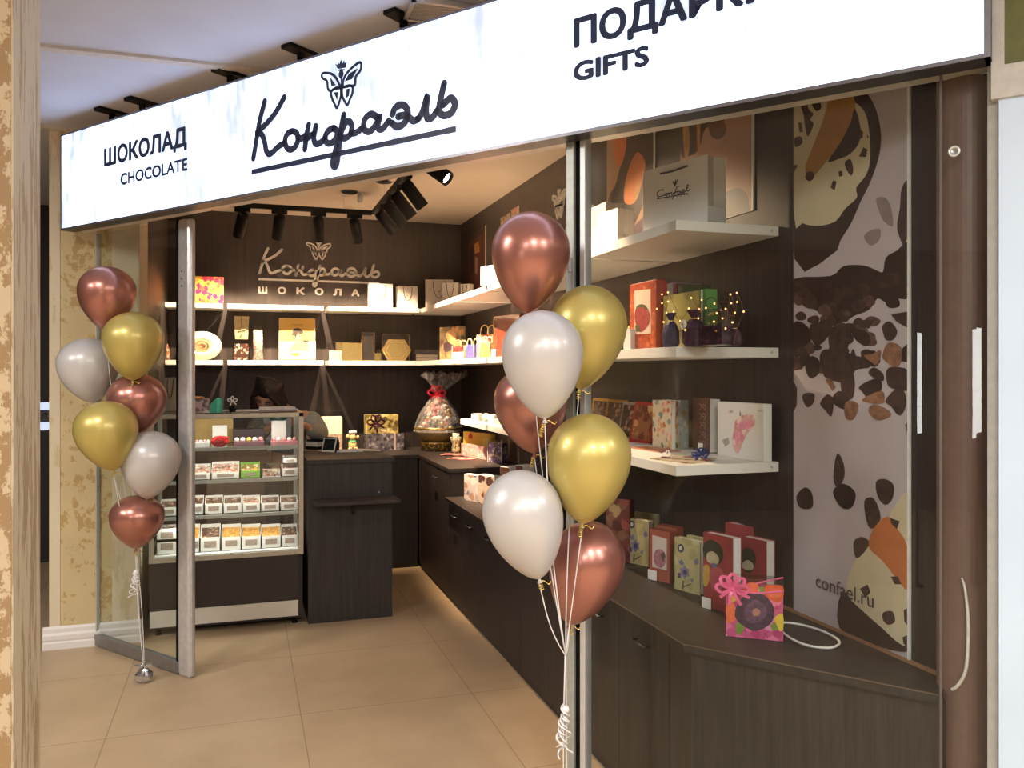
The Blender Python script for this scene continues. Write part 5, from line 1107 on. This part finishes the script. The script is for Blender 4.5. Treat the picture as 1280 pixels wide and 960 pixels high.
MB().lathe([(w * .7, 0), (w * .8, h * .2), (w * .62, h * .45), (w * .85, h * .6), (w, h * .8), (w * .55, h * .84), (w * .6, h)], 20, (0, w, 0)).build('wrap', SILJ, r, True); MB().lathe([(w * .66, h * .5), (w * .72, h * .53), (w * .66, h * .56)], 16, (0, w, 0)).build('tie', GOLD, r, True)
YRB = print_mat('yellow card with red flower', srgb(232, 190, 70), [srgb(200, 50, 40), srgb(240, 210, 100)], 12, .33)
carton('yellow gift box with a red flower on the corner cabinet', fD(579, 6.60, 613, 6.30, 541, ZT), .05, YRB)
carton('pale pink card box in front of the yellow flower box', fD(576.5, 6.45, 608, 6.15, 556.5, ZT), .035, print_mat('pale pink print', srgb(220, 170, 164), [srgb(236, 206, 196), srgb(206, 140, 140)], 30, .4))
F = fD(609.5, 6.02, 627, 5.92, 549, ZT); r = rootF('clear_sweet_box', 'upright clear box with violet wrapped sweets at the edge of the corner cabinet', 'sweet box', F); w, h = F[2] / 2, F[3]
MB().box(-w, w, 0, .07, 0, h).build('clear_box', CLEAR, r); MB().box(-w + .004, w - .004, .004, .066, .003, h * .85).build('sweets', print_mat('violet sweets', srgb(120, 104, 130), [srgb(190, 180, 196), srgb(90, 70, 110), srgb(210, 190, 150)], 45, .42), r)
m_ = MB()
for sx in (-1, 1): m_.box(sx * w - .002, sx * w + .002, -.001, .003, 0, h)
m_.build('edge_strip', plain('pale edge', (.75, .66, .6), .4), r)
FLP = print_mat('pink magazine cover', srgb(196, 120, 120), [srgb(230, 180, 160), srgb(130, 60, 80), srgb(220, 150, 90), srgb(90, 100, 60)], 22, .45)
for k, (u0, u1, v0, v1, lb) in enumerate(((556, 600, 572, 575, 'nearer the edge'), (548, 590, 568, 570, 'nearer the basket'))):
    a = at_Z(u0, v0, ZT); b = at_Z(u1, v1, ZT); r = root('magazine', f'flat pink flowered brochure lying on the corner cabinet, {lb}', 'brochure', ((a.x + b.x) / 2, (a.y + b.y) / 2, ZT + .0006 + k * .0045), -.9 + k * .3, 'brochures on the corner cabinet')
    MB().box(-.10, .10, -.07, .07, 0, .004).build('cover', FLP, r); MB().box(-.098, .099, -.068, .068, .0008, .0032).build('pages', PAPER, r)
# low cabinets: picture boxes and brown boxes in the gloom
PIC1 = print_mat('blue doll picture', srgb(214, 204, 196), [srgb(90, 110, 150), srgb(190, 150, 130), srgb(236, 230, 224)], 18, .45); PIC2 = print_mat('auburn girl picture', srgb(210, 190, 170), [srgb(120, 60, 40), srgb(230, 200, 176), srgb(90, 60, 60)], 16, .45)
carton('white gift box with a blue doll picture on the low cabinets beside the step', fD(580, 5.46, 597, 5.36, 593.5, ZC), .05, PIC1, PAPER)
carton('white gift box with a red-haired girl picture, half behind the pearl white balloon', fD(598, 5.33, 618, 5.22, 594.5, ZC), .06, PIC2, PAPER)
BRN = plain('brown glossy card', srgb(96, 58, 44), .3, coat=.4)
carton('small brown box with a pale top on the low cabinets, further of two', fD(625, 4.92, 637, 4.86, 584, ZC), .10, BRN, PAPER)
carton('small brown box with a pale top on the low cabinets, nearer of two', fD(644, 4.75, 654, 4.70, 582, ZC), .09, BRN, PAPER)
# far end of the bottom board
carton('tiny white box at the far end of the bottom board', fD(589, 5.45, 598, 5.42, 517.5, ZL), .05, PAPER)
F = fD(600, 5.40, 612, 5.36, 517, ZL); r = rootF('shell_sweets', 'small cream shell-shaped sweet boxes grouped on the bottom board', 'sweet box', F); w, h = F[2] / 2, F[3]
MB().ball((-w * .3, .03, h * .5), w * .7, .03, h * .5, 12).build('shell', CREAMW, r, True); MB().ball((w * .6, .03, h * .42), w * .5, .03, h * .42, 12).build('shell', PAPER, r, True)
carton('small pale box beside the cream shell sweets on the bottom board', fD(611, 5.30, 618, 5.28, 518.5, ZL), .04, PAPER)
carton('low flat cream box near the rose gold balloon on the bottom board', fD(616, 5.12, 630, 5.05, 524.5, ZL), .08, CREAMW)
# ================================================================ right wall, middle row near the glass
def dX(u, X): a, b = _dir(u); return X / a
ORGP = print_mat('rust ornament print', srgb(166, 74, 44), [srgb(200, 110, 70), srgb(140, 54, 34)], 45, .35)
F = fD(787, 3.32, 820, 3.10, 353, ZM); r = carton('tall rust red gift book with a rose picture panel on the middle row', F, .04, ORGP, plain('rust red card', srgb(150, 60, 38), .4), cat='box')
J_ = z3(720, 330, 4.923); shapes(r, F, [(0, J_((360, 165), (460, 155), (462, 430), (362, 432))), (2, J_((375, 260), (420, 250), (450, 290), (440, 330), (370, 320))), (1, J_((362, 330), (380, 270), (440, 280), (460, 330), (440, 390), (390, 420))), (2, J_((365, 380), (390, 375), (400, 415), (370, 420)))], [flatc('rose panel cream', 214, 190, 170, var=.04), flatc('deep rose', 150, 56, 58, var=.3, scale=60), flatc('rose leaf', 78, 84, 50)], -.0001)
SPN = [plain('grey spine', srgb(120, 112, 108), .45), plain('crimson spine', srgb(140, 30, 36), .45), plain('silver grey spine', srgb(136, 132, 130), .4), plain('dark red spine', srgb(110, 34, 40), .45), plain('moss spine', srgb(74, 80, 48), .45)]
ws = [(821, 830.5), (831, 833.5), (834, 841), (842.5, 846), (847.5, 853)]; nm_ = ['grey', 'crimson', 'silver grey', 'dark red', 'moss green']
for k, ((u0, u1), s_) in enumerate(zip(ws, nm_)):
    X0 = 1.60 + .018 * k; F = fX(u0, u1, 351.5 + k * 1.2, ZM, 1.64)
    r = rootF('gift_book', f'{nm_[k]} book spine in the row behind the rust red gift book', 'book', F, 'books on the middle row'); w, h = F[2] / 2, F[3]
    MB().box(-w, w, 0, .13, 0, h, bev=.001).build('cover', SPN[k], r); MB().box(-w + .001, w - .001, .005, .1305, .003, h - .004).build('page_block', PAPER, r)
F = fD(779.5, 3.30, 788, 3.26, 408, ZM); r = rootF('votive_box', 'small glowing cream box with gold trim left of the rust red gift book', 'box', F); w, h = F[2] / 2, F[3]
MB().box(-w, w, 0, .03, 0, h * .75).build('carton', PAPER, r); MB().box(-w * 1.05, w * 1.05, -.001, .031, h * .75, h * .88).build('lid', PAPER, r); MB().tube([(-w * .3, .01, h * .88), (0, .01, h), (w * .3, .01, h * .9)], .003, 6).build('ribbon', YG, r, True)
F = fD(829, 3.10, 882, 2.84, 366, ZM); r = carton('yellow green gift box with a bright green end behind the violet pouches', F, .045, print_mat('soft gold green print', srgb(190, 174, 100), [srgb(206, 190, 120), srgb(160, 146, 84)], 12, .4), plain('yellow green card', srgb(140, 130, 70), .45))
w, h = F[2] / 2, F[3]; MB().box(w * .74, w + .001, -.001, .046, .001, h + .001).build('end_band', plain('fresh green card', srgb(84, 130, 62), .45), r); MB().box(w * .82, w * .88, -.0014, .0, .002, h).build('stripe', PAPER, r)
VIO = plain('violet organza', srgb(54, 38, 66), .55, var=.5, scale=70); VIO2 = plain('plum organza', srgb(64, 30, 56), .5, var=.5, scale=70)
def pouch(label, F, mat, flower=False):
    r = rootF('organza_pouch', label, 'pouch', F, 'violet pouches on the middle row'); w, h = F[2] / 2, F[3]
    m = MB(); m.lathe([(w * .8, 0), (w, h * .12), (w * .98, h * .45), (w * .72, h * .66), (w * .28, h * .76), (w * .36, h * .84), (w * .66, h), (w * .60, h * .99)], 20, (0, w, 0), 1, .7); rr = random.Random(len(label))
    for v in m.bm.verts: v.co += Vector((rr.uniform(-1, 1), rr.uniform(-1, 1), 0)) * w * .05
    m.build('pouch', mat, r); MB().lathe([(w * .30, h * .745), (w * .36, h * .765), (w * .30, h * .785)], 14, (0, w, 0), 1, .8).build('tie', YG, r, True)
    if flower: 
        m = MB()
        for k in range(6): m.ball((-w * .6 + math.cos(k * PI / 3) * w * .22, -.002 + w * .5, h * .60 + math.sin(k * PI / 3) * w * .22), w * .18, w * .1, w * .18, 8)
        m.build('flower', CREAMW, r, True)
    return r
pouch('dark violet pouch nearest the rust red gift book on the middle row', fD(821, 2.98, 838, 2.92, 391, ZM), VIO)
pouch('plum pouch with a cream flower in the middle of the violet pouches', fD(843, 2.86, 868, 2.78, 387, ZM), VIO2, True)
F = fD(873, 2.78, 902, 2.68, 386.5, ZM); r = rootF('clear_gift_bag', 'clear cellophane bag of plum sweets with a glossy top on the middle row', 'gift bag', F); w, h = F[2] / 2, F[3]
MB().box(-w, w, 0, .05, 0, h).build('clear_bag', FILM, r); MB().box(-w + .004, w - .004, .004, .046, .002, h * .55).build('sweets', print_mat('plum sweets', srgb(66, 34, 52), [srgb(110, 60, 80), srgb(40, 22, 36)], 50, .42), r); m_ = MB()
m_.tube(spline([(-w * .6, .02, h), (-w * .3, .0, h * 1.25), (w * .3, .0, h * 1.3), (w * .6, .02, h)], 5), .0015, 5); m_.build('handle', CORD, r, True)
pouch('dark plum pouch in the gloom right of the clear cellophane bag', fD(904, 2.72, 921, 2.68, 404, ZM), plain('dark plum cloth', srgb(58, 26, 34), .6))
# fairy lights
lights = [(952, 367.5), (960, 365.5), (914, 379), (921, 377.5), (921, 377.5), (907, 386), (918, 391), (929, 389.5), (914, 379), (893, 379.5), (873, 384), (877, 385), (861, 386.5), (883, 374.5), (864, 372.5), (835, 365), (827, 367.5), (827.5, 379), (835, 377), (821, 386), (833, 391), (842, 389), (896, 391), (874, 398), (892, 402), (903, 398), (915, 402.5), (907, 410), (856.5, 412), (850, 400.5), (829, 402.5)]
lights = [(913, 368), (921, 366), (914, 379), (921.5, 377.5), (907, 386), (918.5, 391), (929.5, 389.5), (893, 379.5), (877, 375), (864, 372.5), (882.5, 385), (874, 386), (861, 385.5), (835, 365.5), (827.5, 368), (827.5, 379), (835, 377), (821, 386), (833, 391), (842, 389.5), (896, 391.5), (873, 398), (892.5, 402), (903, 398), (915.5, 403), (907, 410.5), (856.5, 412.5), (850, 401), (829.5, 402.5)]
a0_ = at_d(917, 432, 2.75); r = root('fairy_lights', 'tangled string of tiny warm fairy lights looped over the violet pouches', 'string lights', (a0_.x, a0_.y, ZM + .0006)); base = Vector((a0_.x, a0_.y, ZM + .0006))
LEDW = plain('fairy light bulb', (1, .6, .3), .3, emit=((1.0, .34, .10), 7)); P_ = []
rr = random.Random(6)
order = sorted(range(len(lights)), key=lambda i: (lights[i][0] + 9 * math.sin(i * 2.1)))
for i in order:
    u, v = lights[i]; P_.append(at_d(u, v, 2.56 + (930 - u) / 110 * .26 + rr.uniform(-.01, .01)) - base)
w_ = spline([tuple(p) for p in P_] + [tuple(at_d(925, 400, 2.60) - base), tuple(at_d(918, 425, 2.66) - base), (0, 0, .003)], 5); MB().tube(w_, .0007, 5).build('wire', plain('copper wire', (.20, .10, .05), .4, .6), r, True)
for p in P_: m_ = MB(); m_.ball(p, .0026, n=8); m_.build('bulb', LEDW, r, True)

# ================================================================ right wall, bottom row near the glass
def tilted(label, F, depth, face, rim, ang=12, inner=None, name='sweet_box', cat='box', group=None):
    """flat box leaning back"""
    r = rootF(name, label, cat, F, group); w, h = F[2] / 2, F[3]; t = math.radians(-ang); L = h / math.cos(t)
    for nm, mb, mt in (('carton', MB().box(-w, w, 0, depth, 0, L, bev=.001), rim), ('front_print', MB().box(-w * .82, w * .82, -.0008, 0, L * .08, L * .92), face)):
        o = mb.build(nm, mt, r); o.rotation_euler[0] = t
        o.location.z = depth * math.sin(math.radians(ang)) * 0 + .0
    return r
CHOCB = print_mat('assorted chocolates', srgb(56, 40, 34), [srgb(96, 66, 50), srgb(40, 28, 24), srgb(150, 120, 96)], 45, .42)
gt = 'leaning chocolate boxes on the bottom row'
tilted('gold rimmed chocolate box leaning on the bottom row, further of two', fD(735, 4.45, 755, 4.30, 498, ZL), .03, CHOCB, GOLD, 10, group=gt)
tilted('gold rimmed chocolate box leaning on the bottom row, nearer of two', fD(753, 4.22, 778, 4.06, 500, ZL), .03, CHOCB, GOLD, 10, group=gt)
tilted('silver rimmed chocolate box leaning between the gold and red boxes', fD(771, 4.02, 794, 3.90, 503, ZL), .03, CHOCB, SILVER, 12, group=gt)
tilted('red rimmed chocolate box leaning against the floral books', fD(786, 3.85, 813, 3.72, 503, ZL), .03, print_mat('gold red print', srgb(140, 90, 60), [srgb(190, 150, 100), srgb(96, 40, 34)], 20, .4), plain('red lacquer card', srgb(150, 36, 34), .3, coat=.4), 12, group=gt)
FLB = print_mat('cream floral print', srgb(214, 200, 172), [srgb(186, 90, 70), srgb(120, 140, 140), srgb(206, 160, 90), srgb(110, 110, 80), srgb(220, 150, 130)], 32, .34)
BOOKW = plain('pale blue grey card', srgb(176, 184, 186), .5)
F = fZ(815.5, 559, 839, 563, 500, ZL); book('cream floral gift book facing out, first of the three on the bottom row', F, .022, FLB, name='book')
F0 = fZ(841, 562, 848, 561.5, 501, ZL); book('cream floral gift book showing its spine, middle of three on the bottom row', F0, .10, FLB)
F0 = fZ(851, 561.5, 861, 560.5, 500.5, ZL); book('pale striped gift book showing its spine, last of three on the bottom row', F0, .10, print_mat('pale stripe print', srgb(190, 194, 190), [srgb(206, 170, 110), srgb(220, 216, 206)], 30, .3))
BRZ = plain('bronze brown leatherette', srgb(84, 56, 46), .35, var=.2, coat=.3)
F = fZ(866, 563, 887, 567, 497, ZL); r = book('bronze brown album with embossed scrolls on the bottom row', F, .05, BRZ); w, h = F[2] / 2, F[3]; m_ = MB()
for k in range(5):
    z_ = h * (.16 + .17 * k); s_ = w * .42
    m_.strip([(s_ * .9, z_ - s_ * .5), (s_ * 1.3, z_), (s_ * .7, z_ + s_ * .35), (s_ * .3, z_), (s_ * .8, z_ - s_ * .12)], .003, 0, .0008); m_.strip([(-s_ * .2, z_ - s_ * .5), (s_ * .1, z_ + s_ * .1), (-s_ * .4, z_ + s_ * .4)], .0026, 0, .0008)
m_.build('embossed_scroll', plain('pale bronze emboss', srgb(160, 126, 112), .4), r)
MB().box(-w * .3, w * .25, -.003, -.001, 0, h * .16).build('price_card', PAPER, r)
F = fZ(897, 569, 955, 578, 502, ZL); F = (F[0], F[1], F[2], F[3]); r = carton('white square gift box printed with a pink bouquet on the bottom row', F, .035, plain('white gift card', (.76, .72, .68), .45, var=.02), WC)
K_ = z3(720, 470, 4.741); shapes(r, F, [(0, K_((945, 265), (975, 240), (1030, 225), (1064, 255), (1050, 310), (1010, 350), (960, 460), (925, 400), (935, 330))), (1, K_((950, 300), (985, 270), (1040, 265), (1050, 300), (990, 320))), (1, K_((945, 330), (985, 330), (960, 420), (945, 400))), (2, K_((972, 205), (980, 235), (970, 238))), (3, K_((865, 380), (905, 365), (910, 400), (885, 420))), (3, K_((910, 205), (930, 205), (928, 220), (908, 220))), (2, K_((1078, 205), (1105, 209), (1104, 212), (1077, 208)))], [flatc('pale pink print', 228, 166, 182), flatc('pink bouquet', 226, 146, 166, var=.2, scale=60), flatc('print grey', 136, 124, 112), flatc('pale motif', 176, 166, 156)], -.0001)
m_ = MB()
F = fZ(890, 563.5, 898, 565, 538.5, ZL); r = rootF('acrylic_price_holder', 'small clear acrylic price holder beside the white pink bouquet box', 'price holder', F); w, h = F[2] / 2, F[3]
o = MB().box(-w, w, 0, .0015, 0, h).build('clear_front', FILM, r); MB().box(-w * .8, w * .8, .002, .0026, .004, h * .8).build('card', PAPER, r); MB().box(-w, w, 0, .02, 0, .0015).build('foot', FILM, r)
for k, (u0, v0, u1, v1, zoff, mt, lb, dp) in enumerate(((786, 560, 826, 566, 0, plain('coral card', srgb(196, 130, 104), .4), 'coral gift envelope lying under the leaning red box', .10), (812, 574, 862, 580, 0, print_mat('cream envelope print', srgb(196, 180, 150), [srgb(160, 110, 96), srgb(210, 196, 170)], 24, .35), 'cream patterned gift envelope at the corner of the bottom row', .11), (826, 574, 884, 578, .005, print_mat('maroon envelope print', srgb(180, 166, 140), [srgb(120, 60, 64), srgb(206, 190, 160)], 18, .4), 'gift envelope with a navy ribbon bow on the bottom row', .09))):
    a = at_Z(u0, v0, ZL); b = at_Z(u1, v1, ZL); v_ = b - a; r = root('gift_envelope', lb, 'envelope', (a + b) / 2 + Vector((0, 0, .0006 + zoff)), math.atan2(v_.y, v_.x)); w = v_.length / 2
    MB().box(-w, w, 0, dp, 0, .0036).build('envelope', mt, r); MB().prism([(-w * .98, .002), (w * .98, .002), (0, dp * .55)], .0036, .0044).build('flap', mt, r)
    if k == 2: MB().box(w * .5, w * .6, -.0005, dp + .0005, 0, .005).build('ribbon_band', plain('navy ribbon', srgb(34, 44, 96), .4), r); o = bow(r, (0, 0, 0), .035, plain('navy ribbon', srgb(34, 44, 96), .4), 5, 4); o.location = (w * .55, dp * .3, .012); o.rotation_euler = (-.9, 0, 0)
    if k == 1: o = bow(r, (0, 0, 0), .02, plain('white satin', (.8, .76, .72), .4), 3, 2); o.location = (-w * .75, dp * .6, .010); o.rotation_euler = (-.6, 0, 0)

# ================================================================ window counter goods
LAV = print_mat('straw print', srgb(176, 166, 120), [srgb(190, 180, 140), srgb(160, 150, 104)], 16, .3)
LM = [flatc('print indigo', 64, 62, 92), flatc('print lavender', 122, 116, 146), flatc('print stem', 98, 92, 66), flatc('print pale', 206, 200, 176)]
def lav_book(label, F, tr):
    r = book(label, F, .03, LAV, group=None); q = tr
    ring = lambda a, b: q(*[(200 + a * math.cos(t * PI / 4), 182 + b * math.sin(t * PI / 4)) for t in range(8)]); its = [(0, ring(14, 20)), (3, ring(7, 10))]
    its += [(1, q(*[(217 + (24 if t % 2 else 17) * math.cos(t * PI / 6), 290 + (32 if t % 2 else 22) * math.sin(t * PI / 6)) for t in range(12)])), (0, q(*[(219 + 10 * math.cos(t * PI / 3), 290 + 13 * math.sin(t * PI / 3)) for t in range(6)])), (1, q((190, 245), (205, 232), (215, 255), (200, 262))), (1, q((258, 230), (272, 215), (278, 240), (264, 250))), (0, q((186, 300), (198, 296), (200, 320), (188, 322))), (1, q((240, 318), (256, 312), (252, 336))), (2, q((205, 370), (208, 330), (214, 330), (212, 372))), (2, q((212, 355), (245, 338), (246, 342), (214, 360)))]
    shapes(r, F, its, LM, -.0001); return r
F = fZ(783, 703, 811, 709, 647.5, ZC); lav_book('straw coloured book with lavender flowers beside the bottom rose gold balloon', F, z3(740, 610, 4))
F2 = fZ(789, 698, 818, 703.5, 642, ZC); F2 = (F2[0] + Vector((.035, .04, 0)), F2[1], F2[2], F2[3]); book('straw coloured book standing behind the one with lavender flowers, nearer the balloon', F2, .02, LAV)
REDW = plain('terracotta card', srgb(156, 82, 66), .45)
F = fZ(811.5, 724, 837, 730, 661, ZC); r = carton('terracotta gift box with a white peony panel and price card on the counter', F, .05, REDW, REDW); L_ = z3(740, 610, 4)
shapes(r, F, [(0, L_((302, 235), (374, 255), (374, 412), (302, 395))), (1, L_((310, 330), (335, 305), (365, 325), (368, 375), (345, 400), (315, 380))), (2, L_((345, 330), (360, 320), (368, 340), (355, 375)))], [flatc('panel cream', 206, 190, 180, var=.04), flatc('peony mauve', 166, 110, 122, var=.3, scale=70), flatc('peony leaf', 80, 70, 66)], -.0001)
F3 = (F[0] + F[0].normalized() * 0 + Vector((.055, .045, 0)), F[1], F[2], F[3] * 1.02); carton('terracotta gift box half hidden behind the white peony box', F3, .05, REDW, REDW)
F = fZ(812, 723.2, 823, 726, 711, ZC); F = (F[0] - Vector((math.sin(-F[1]), math.cos(F[1]), 0)) * .012, F[1], F[2], F[3]); carton('small white price card leaning on the white peony box', F, .003, PAPER, name='price_card', cat='card')
F = fZ(843, 736, 875, 745, 671, ZC)
def q_(*p): return [(740 + (a - 172 + 413) / 4 + (a - 172) / 4 * .12, 610 + (b - 150 + 262 + (a - 172) * .18) / 4 + (b - 150) / 4 * .08) for a, b in p]
lav_book('straw coloured book with lavender flowers beside the red tulip album', F, q_)
F2 = (F[0] + Vector((.06, .02, 0)), F[1], F[2] * .9, F[3] * 1.0); book('straw coloured book half hidden between the lavender book and the tulip album', F2, .02, LAV)
TUL = plain('tulip red cover', srgb(150, 58, 62), .4, var=.2, scale=14); TM = [flatc('tulip white', 190, 180, 150), flatc('tulip leaf', 48, 50, 40), flatc('tulip yellow', 190, 150, 70), flatc('tulip pink', 180, 84, 92), flatc('tulip blue', 90, 116, 150)]
def album(label, F, th, its):
    r = book(label, F, th, TUL)
    w, h = F[2] / 2, F[3]; MB().box(w - .0042, w - .001, .003, th - .003, .003, h - .003).build('page_edge', PAPER, r)
    if its: shapes(r, F, its, TM, -.0001)
    return r
F = fZ(879, 757.5, 916, 769, 665, ZC); M_ = z3(740, 610, 4)
album('red tulip album nearest the terracotta boxes on the counter', F, .045, [(1, M_((560, 280), (600, 260), (650, 300), (650, 370), (600, 380), (560, 340))), (0, M_((575, 330), (605, 318), (635, 350), (625, 382), (580, 370))), (2, M_((558, 395), (585, 390), (590, 450), (575, 490), (558, 480))), (3, M_((590, 410), (640, 400), (660, 450), (640, 520), (600, 500))), (4, M_((600, 375), (625, 380), (620, 400), (600, 398)))])
F = fZ(926, 753, 958, 763, 670, ZC); album('red tulip album behind the boxed gift with the pink bow', F, .045, [(1, M_((750, 320), (790, 300), (820, 350), (800, 420), (760, 410))), (0, M_((750, 380), (780, 360), (808, 385), (800, 410), (760, 405)))])
F = fZ(896, 738, 933, 747, 655, ZC); F = (F[0] + Vector((.05, .02, 0)), F[1], F[2], F[3]); album('red tulip album in the second row, half hidden behind the nearest one', F, .04, None)
F = fZ(879.5, 758.5, 891, 762, 745, ZC); F = (F[0] - Vector((math.sin(-F[1]), math.cos(F[1]), 0)) * .012, F[1], F[2], F[3]); carton('small white price card leaning on the red tulip album', F, .003, PAPER, name='price_card', cat='card')
FLR = print_mat('dark red tulip print', srgb(110, 44, 44), [srgb(150, 70, 66), srgb(180, 150, 100), srgb(80, 34, 36), srgb(130, 90, 70)], 20, .42)
F = fD(757, 3.72, 787, 3.66, 624, ZC); carton('dark red tulip-patterned gift box behind the large gold balloon', F, .05, FLR)
# boxed gift with pink bow
F = fZ(907, 795.5, 979, 802.5, 721, ZC); r = rootF('flower_gift_box', 'bright flowered gift box with round window and pink bow on the window counter', 'gift box', F); w, h = F[2] / 2, F[3]; N_ = z3(860, 640, 5.65)
HOT = plain('rose pink card', srgb(206, 90, 130), .35, var=.15, scale=30)
MB().box(-w, w, .001, .055, 0, h * .86, bev=.001).build('carton', HOT, r); MB().box(-w + .001, w - .001, 0, .0012, .001, h * .86).build('front_print', print_mat('rose garden print', srgb(206, 84, 134), [srgb(232, 120, 160), srgb(186, 60, 110), srgb(224, 150, 180)], 30, .45), r)
MB().box(-w, w, 0, .055, h * .861, h).build('clear_top', CLEAR, r)
its = [(0, N_((400, 520), (440, 500), (490, 510), (495, 560), (440, 575), (400, 560))), (1, N_((540, 530), (590, 515), (670, 530), (672, 600), (640, 640), (580, 620), (548, 580))), (0, N_((560, 560), (620, 545), (660, 560), (650, 600), (590, 605))), (0, N_((275, 650), (320, 640), (335, 700), (340, 760), (275, 780))), (2, N_((610, 760), (640, 725), (672, 730), (672, 830), (640, 835))), (3, N_((500, 530), (535, 530), (540, 580), (510, 585))), (3, N_((340, 790), (380, 785), (395, 830), (360, 870), (340, 840))), (3, N_((580, 800), (620, 780), (640, 830), (600, 840))), (2, N_((290, 600), (330, 590), (345, 625), (310, 640))), (5, N_((330, 720), (350, 650), (400, 590), (460, 570), (540, 590), (595, 650), (610, 720), (590, 780), (540, 820), (470, 840), (400, 810), (350, 770))), (6, N_((400, 690), (460, 620), (520, 640), (560, 700), (520, 770), (430, 780))), (4, N_((455, 700), (480, 680), (510, 700), (500, 730), (465, 735)))]
shapes(r, F, its, [flatc('print coral', 228, 110, 70, var=.2), flatc('print orange', 220, 90, 50, var=.2), flatc('print yellow', 232, 196, 70, var=.15), flatc('print green', 120, 150, 60, var=.2), flatc('print tan', 176, 120, 110), flatc('print aubergine', 70, 44, 66, var=.4, scale=60), flatc('print violet', 98, 66, 92, var=.45, scale=70)], -.0001)
PKR = plain('pink satin ribbon', srgb(240, 110, 160), .35)
x0, z0 = inv(F, 916, 736); bow(r, (x0, -.006, z0), .052, PKR, 5, 4); MB().tube(spline([(x0, -.002, z0), (0, -.002, z0 - .008), (w * .98, -.002, h * .83)], 5), .003, 6).tube([(x0, -.001, z0), (w, .03, h + .003)], .003, 6).build('ribbon', PKR, r, True)
# cables and trim on the counter
CAB = plain('white cable', (.80, .78, .74), .4)
a = at_Z(1000, 790, ZC + .005); r = root('cable', 'white cable lying in a loop on the window counter beside the flowered box', 'cable', a); P_ = [at_Z(u, v, ZC + .006) - a for u, v in ((966, 779), (990, 779), (1020, 786), (1044, 797), (1049, 805), (1036, 810), (1010, 807), (990, 799), (976, 789), (966, 784))]
MB().tube(spline([tuple(p) for p in P_], 5), .0042, 8).build('sheath', CAB, r, True)
a = at_d(1192, 862, 2.20); r = root('cable', 'white cable end rising in a curve before the brown corner post', 'cable', a); P_ = [at_d(u, v, d) - a for u, v, d in ((1190, 862, 2.19), (1198, 856, 2.17), (1207, 838, 2.155), (1210, 805, 2.15), (1210, 770, 2.15), (1206, 735, 2.155), (1202, 722, 2.16))]
MB().tube(spline([tuple(p) for p in P_], 6), .0045, 8, taper=lambda t: 1 - .5 * max(0, t - .6) / .4).build('sheath', CAB, r, True)
MB().box(1.842, 1.850, 1.80, 2.55, ZC + .0005, ZC + .012).build('trim_5', plain('light wood bead', srgb(150, 112, 84), .45)); struct(bpy.data.objects['trim_5'])

# ---------------------------------------------------------------- lit tube lamps of the concourse (seen mirrored in the glass) and the far shop's lit shelf
TUBE = plain('white tube lamp', (1, 1, 1), .3, emit=((1.0, .98, .95), 22))
for k, (x, y, z0_, z1_, rr_, lb) in enumerate(((-1.97, -.295, 1.10, 1.83, .016, 'slim post lamp with a short white tube in the concourse, nearest the papered column'), (-2.0, -.72, 1.06, 1.86, .012, 'slim post lamp with the thinner of two white tubes in the concourse'), (-2.03, -.77, 1.10, 1.87, .019, 'slim post lamp with the thick white tube in the concourse'))):
    r = root('post_lamp', lb, 'lamp', (x, y, 0), 0, 'post lamps in the concourse')
    MB().lathe([(.024, 0), (.024, .012), (.012, .02)], 20).build('base', BLACK, r, True); MB().tube([(-.03, 0, .01), (-.03, 0, 2.0)], .010, 10).build('pole', BLACK, r, True)
    MB().lathe([(rr_ * .6, z0_), (rr_, z0_ + .005), (rr_, z1_ - .005), (rr_ * .6, z1_)], 16).build('tube', TUBE, r, True)
    m_ = MB()
    for z in (z0_ - .006, z1_ - .006): m_.box(-.035, rr_, -.01, .01, z, z + .012)
    m_.build('bracket', BLACK, r)
p = at_Y(56, 518, 7.55); r = root('shop_display', 'pale blue lit display shelf in the dark gap beside the papered wall', 'display', (p.x, 7.56, 0))
zc_ = at_Y(56, 518, 7.5).z; m_ = MB()
for v in (508, 533): z = at_Y(56, v, 7.5).z; m_.box(-.25, .25, -.02, .03, z - .03, z + .03)
MB().box(-.25, .25, .0, .03, 0, zc_ - .141).build('cabinet_front', DARKW, r); m_.build('lit_ledge', plain('pale blue lamp ledge', (.7, .8, 1), .4, emit=((.6, .74, 1.0), .8)), r); MB().box(-.25, .25, .0, .03, zc_ - .14, zc_ + .10).build('back_panel', print_mat('far goods', srgb(50, 52, 60), [srgb(120, 126, 134), srgb(26, 26, 30), srgb(90, 100, 110)], 18, .4), r)
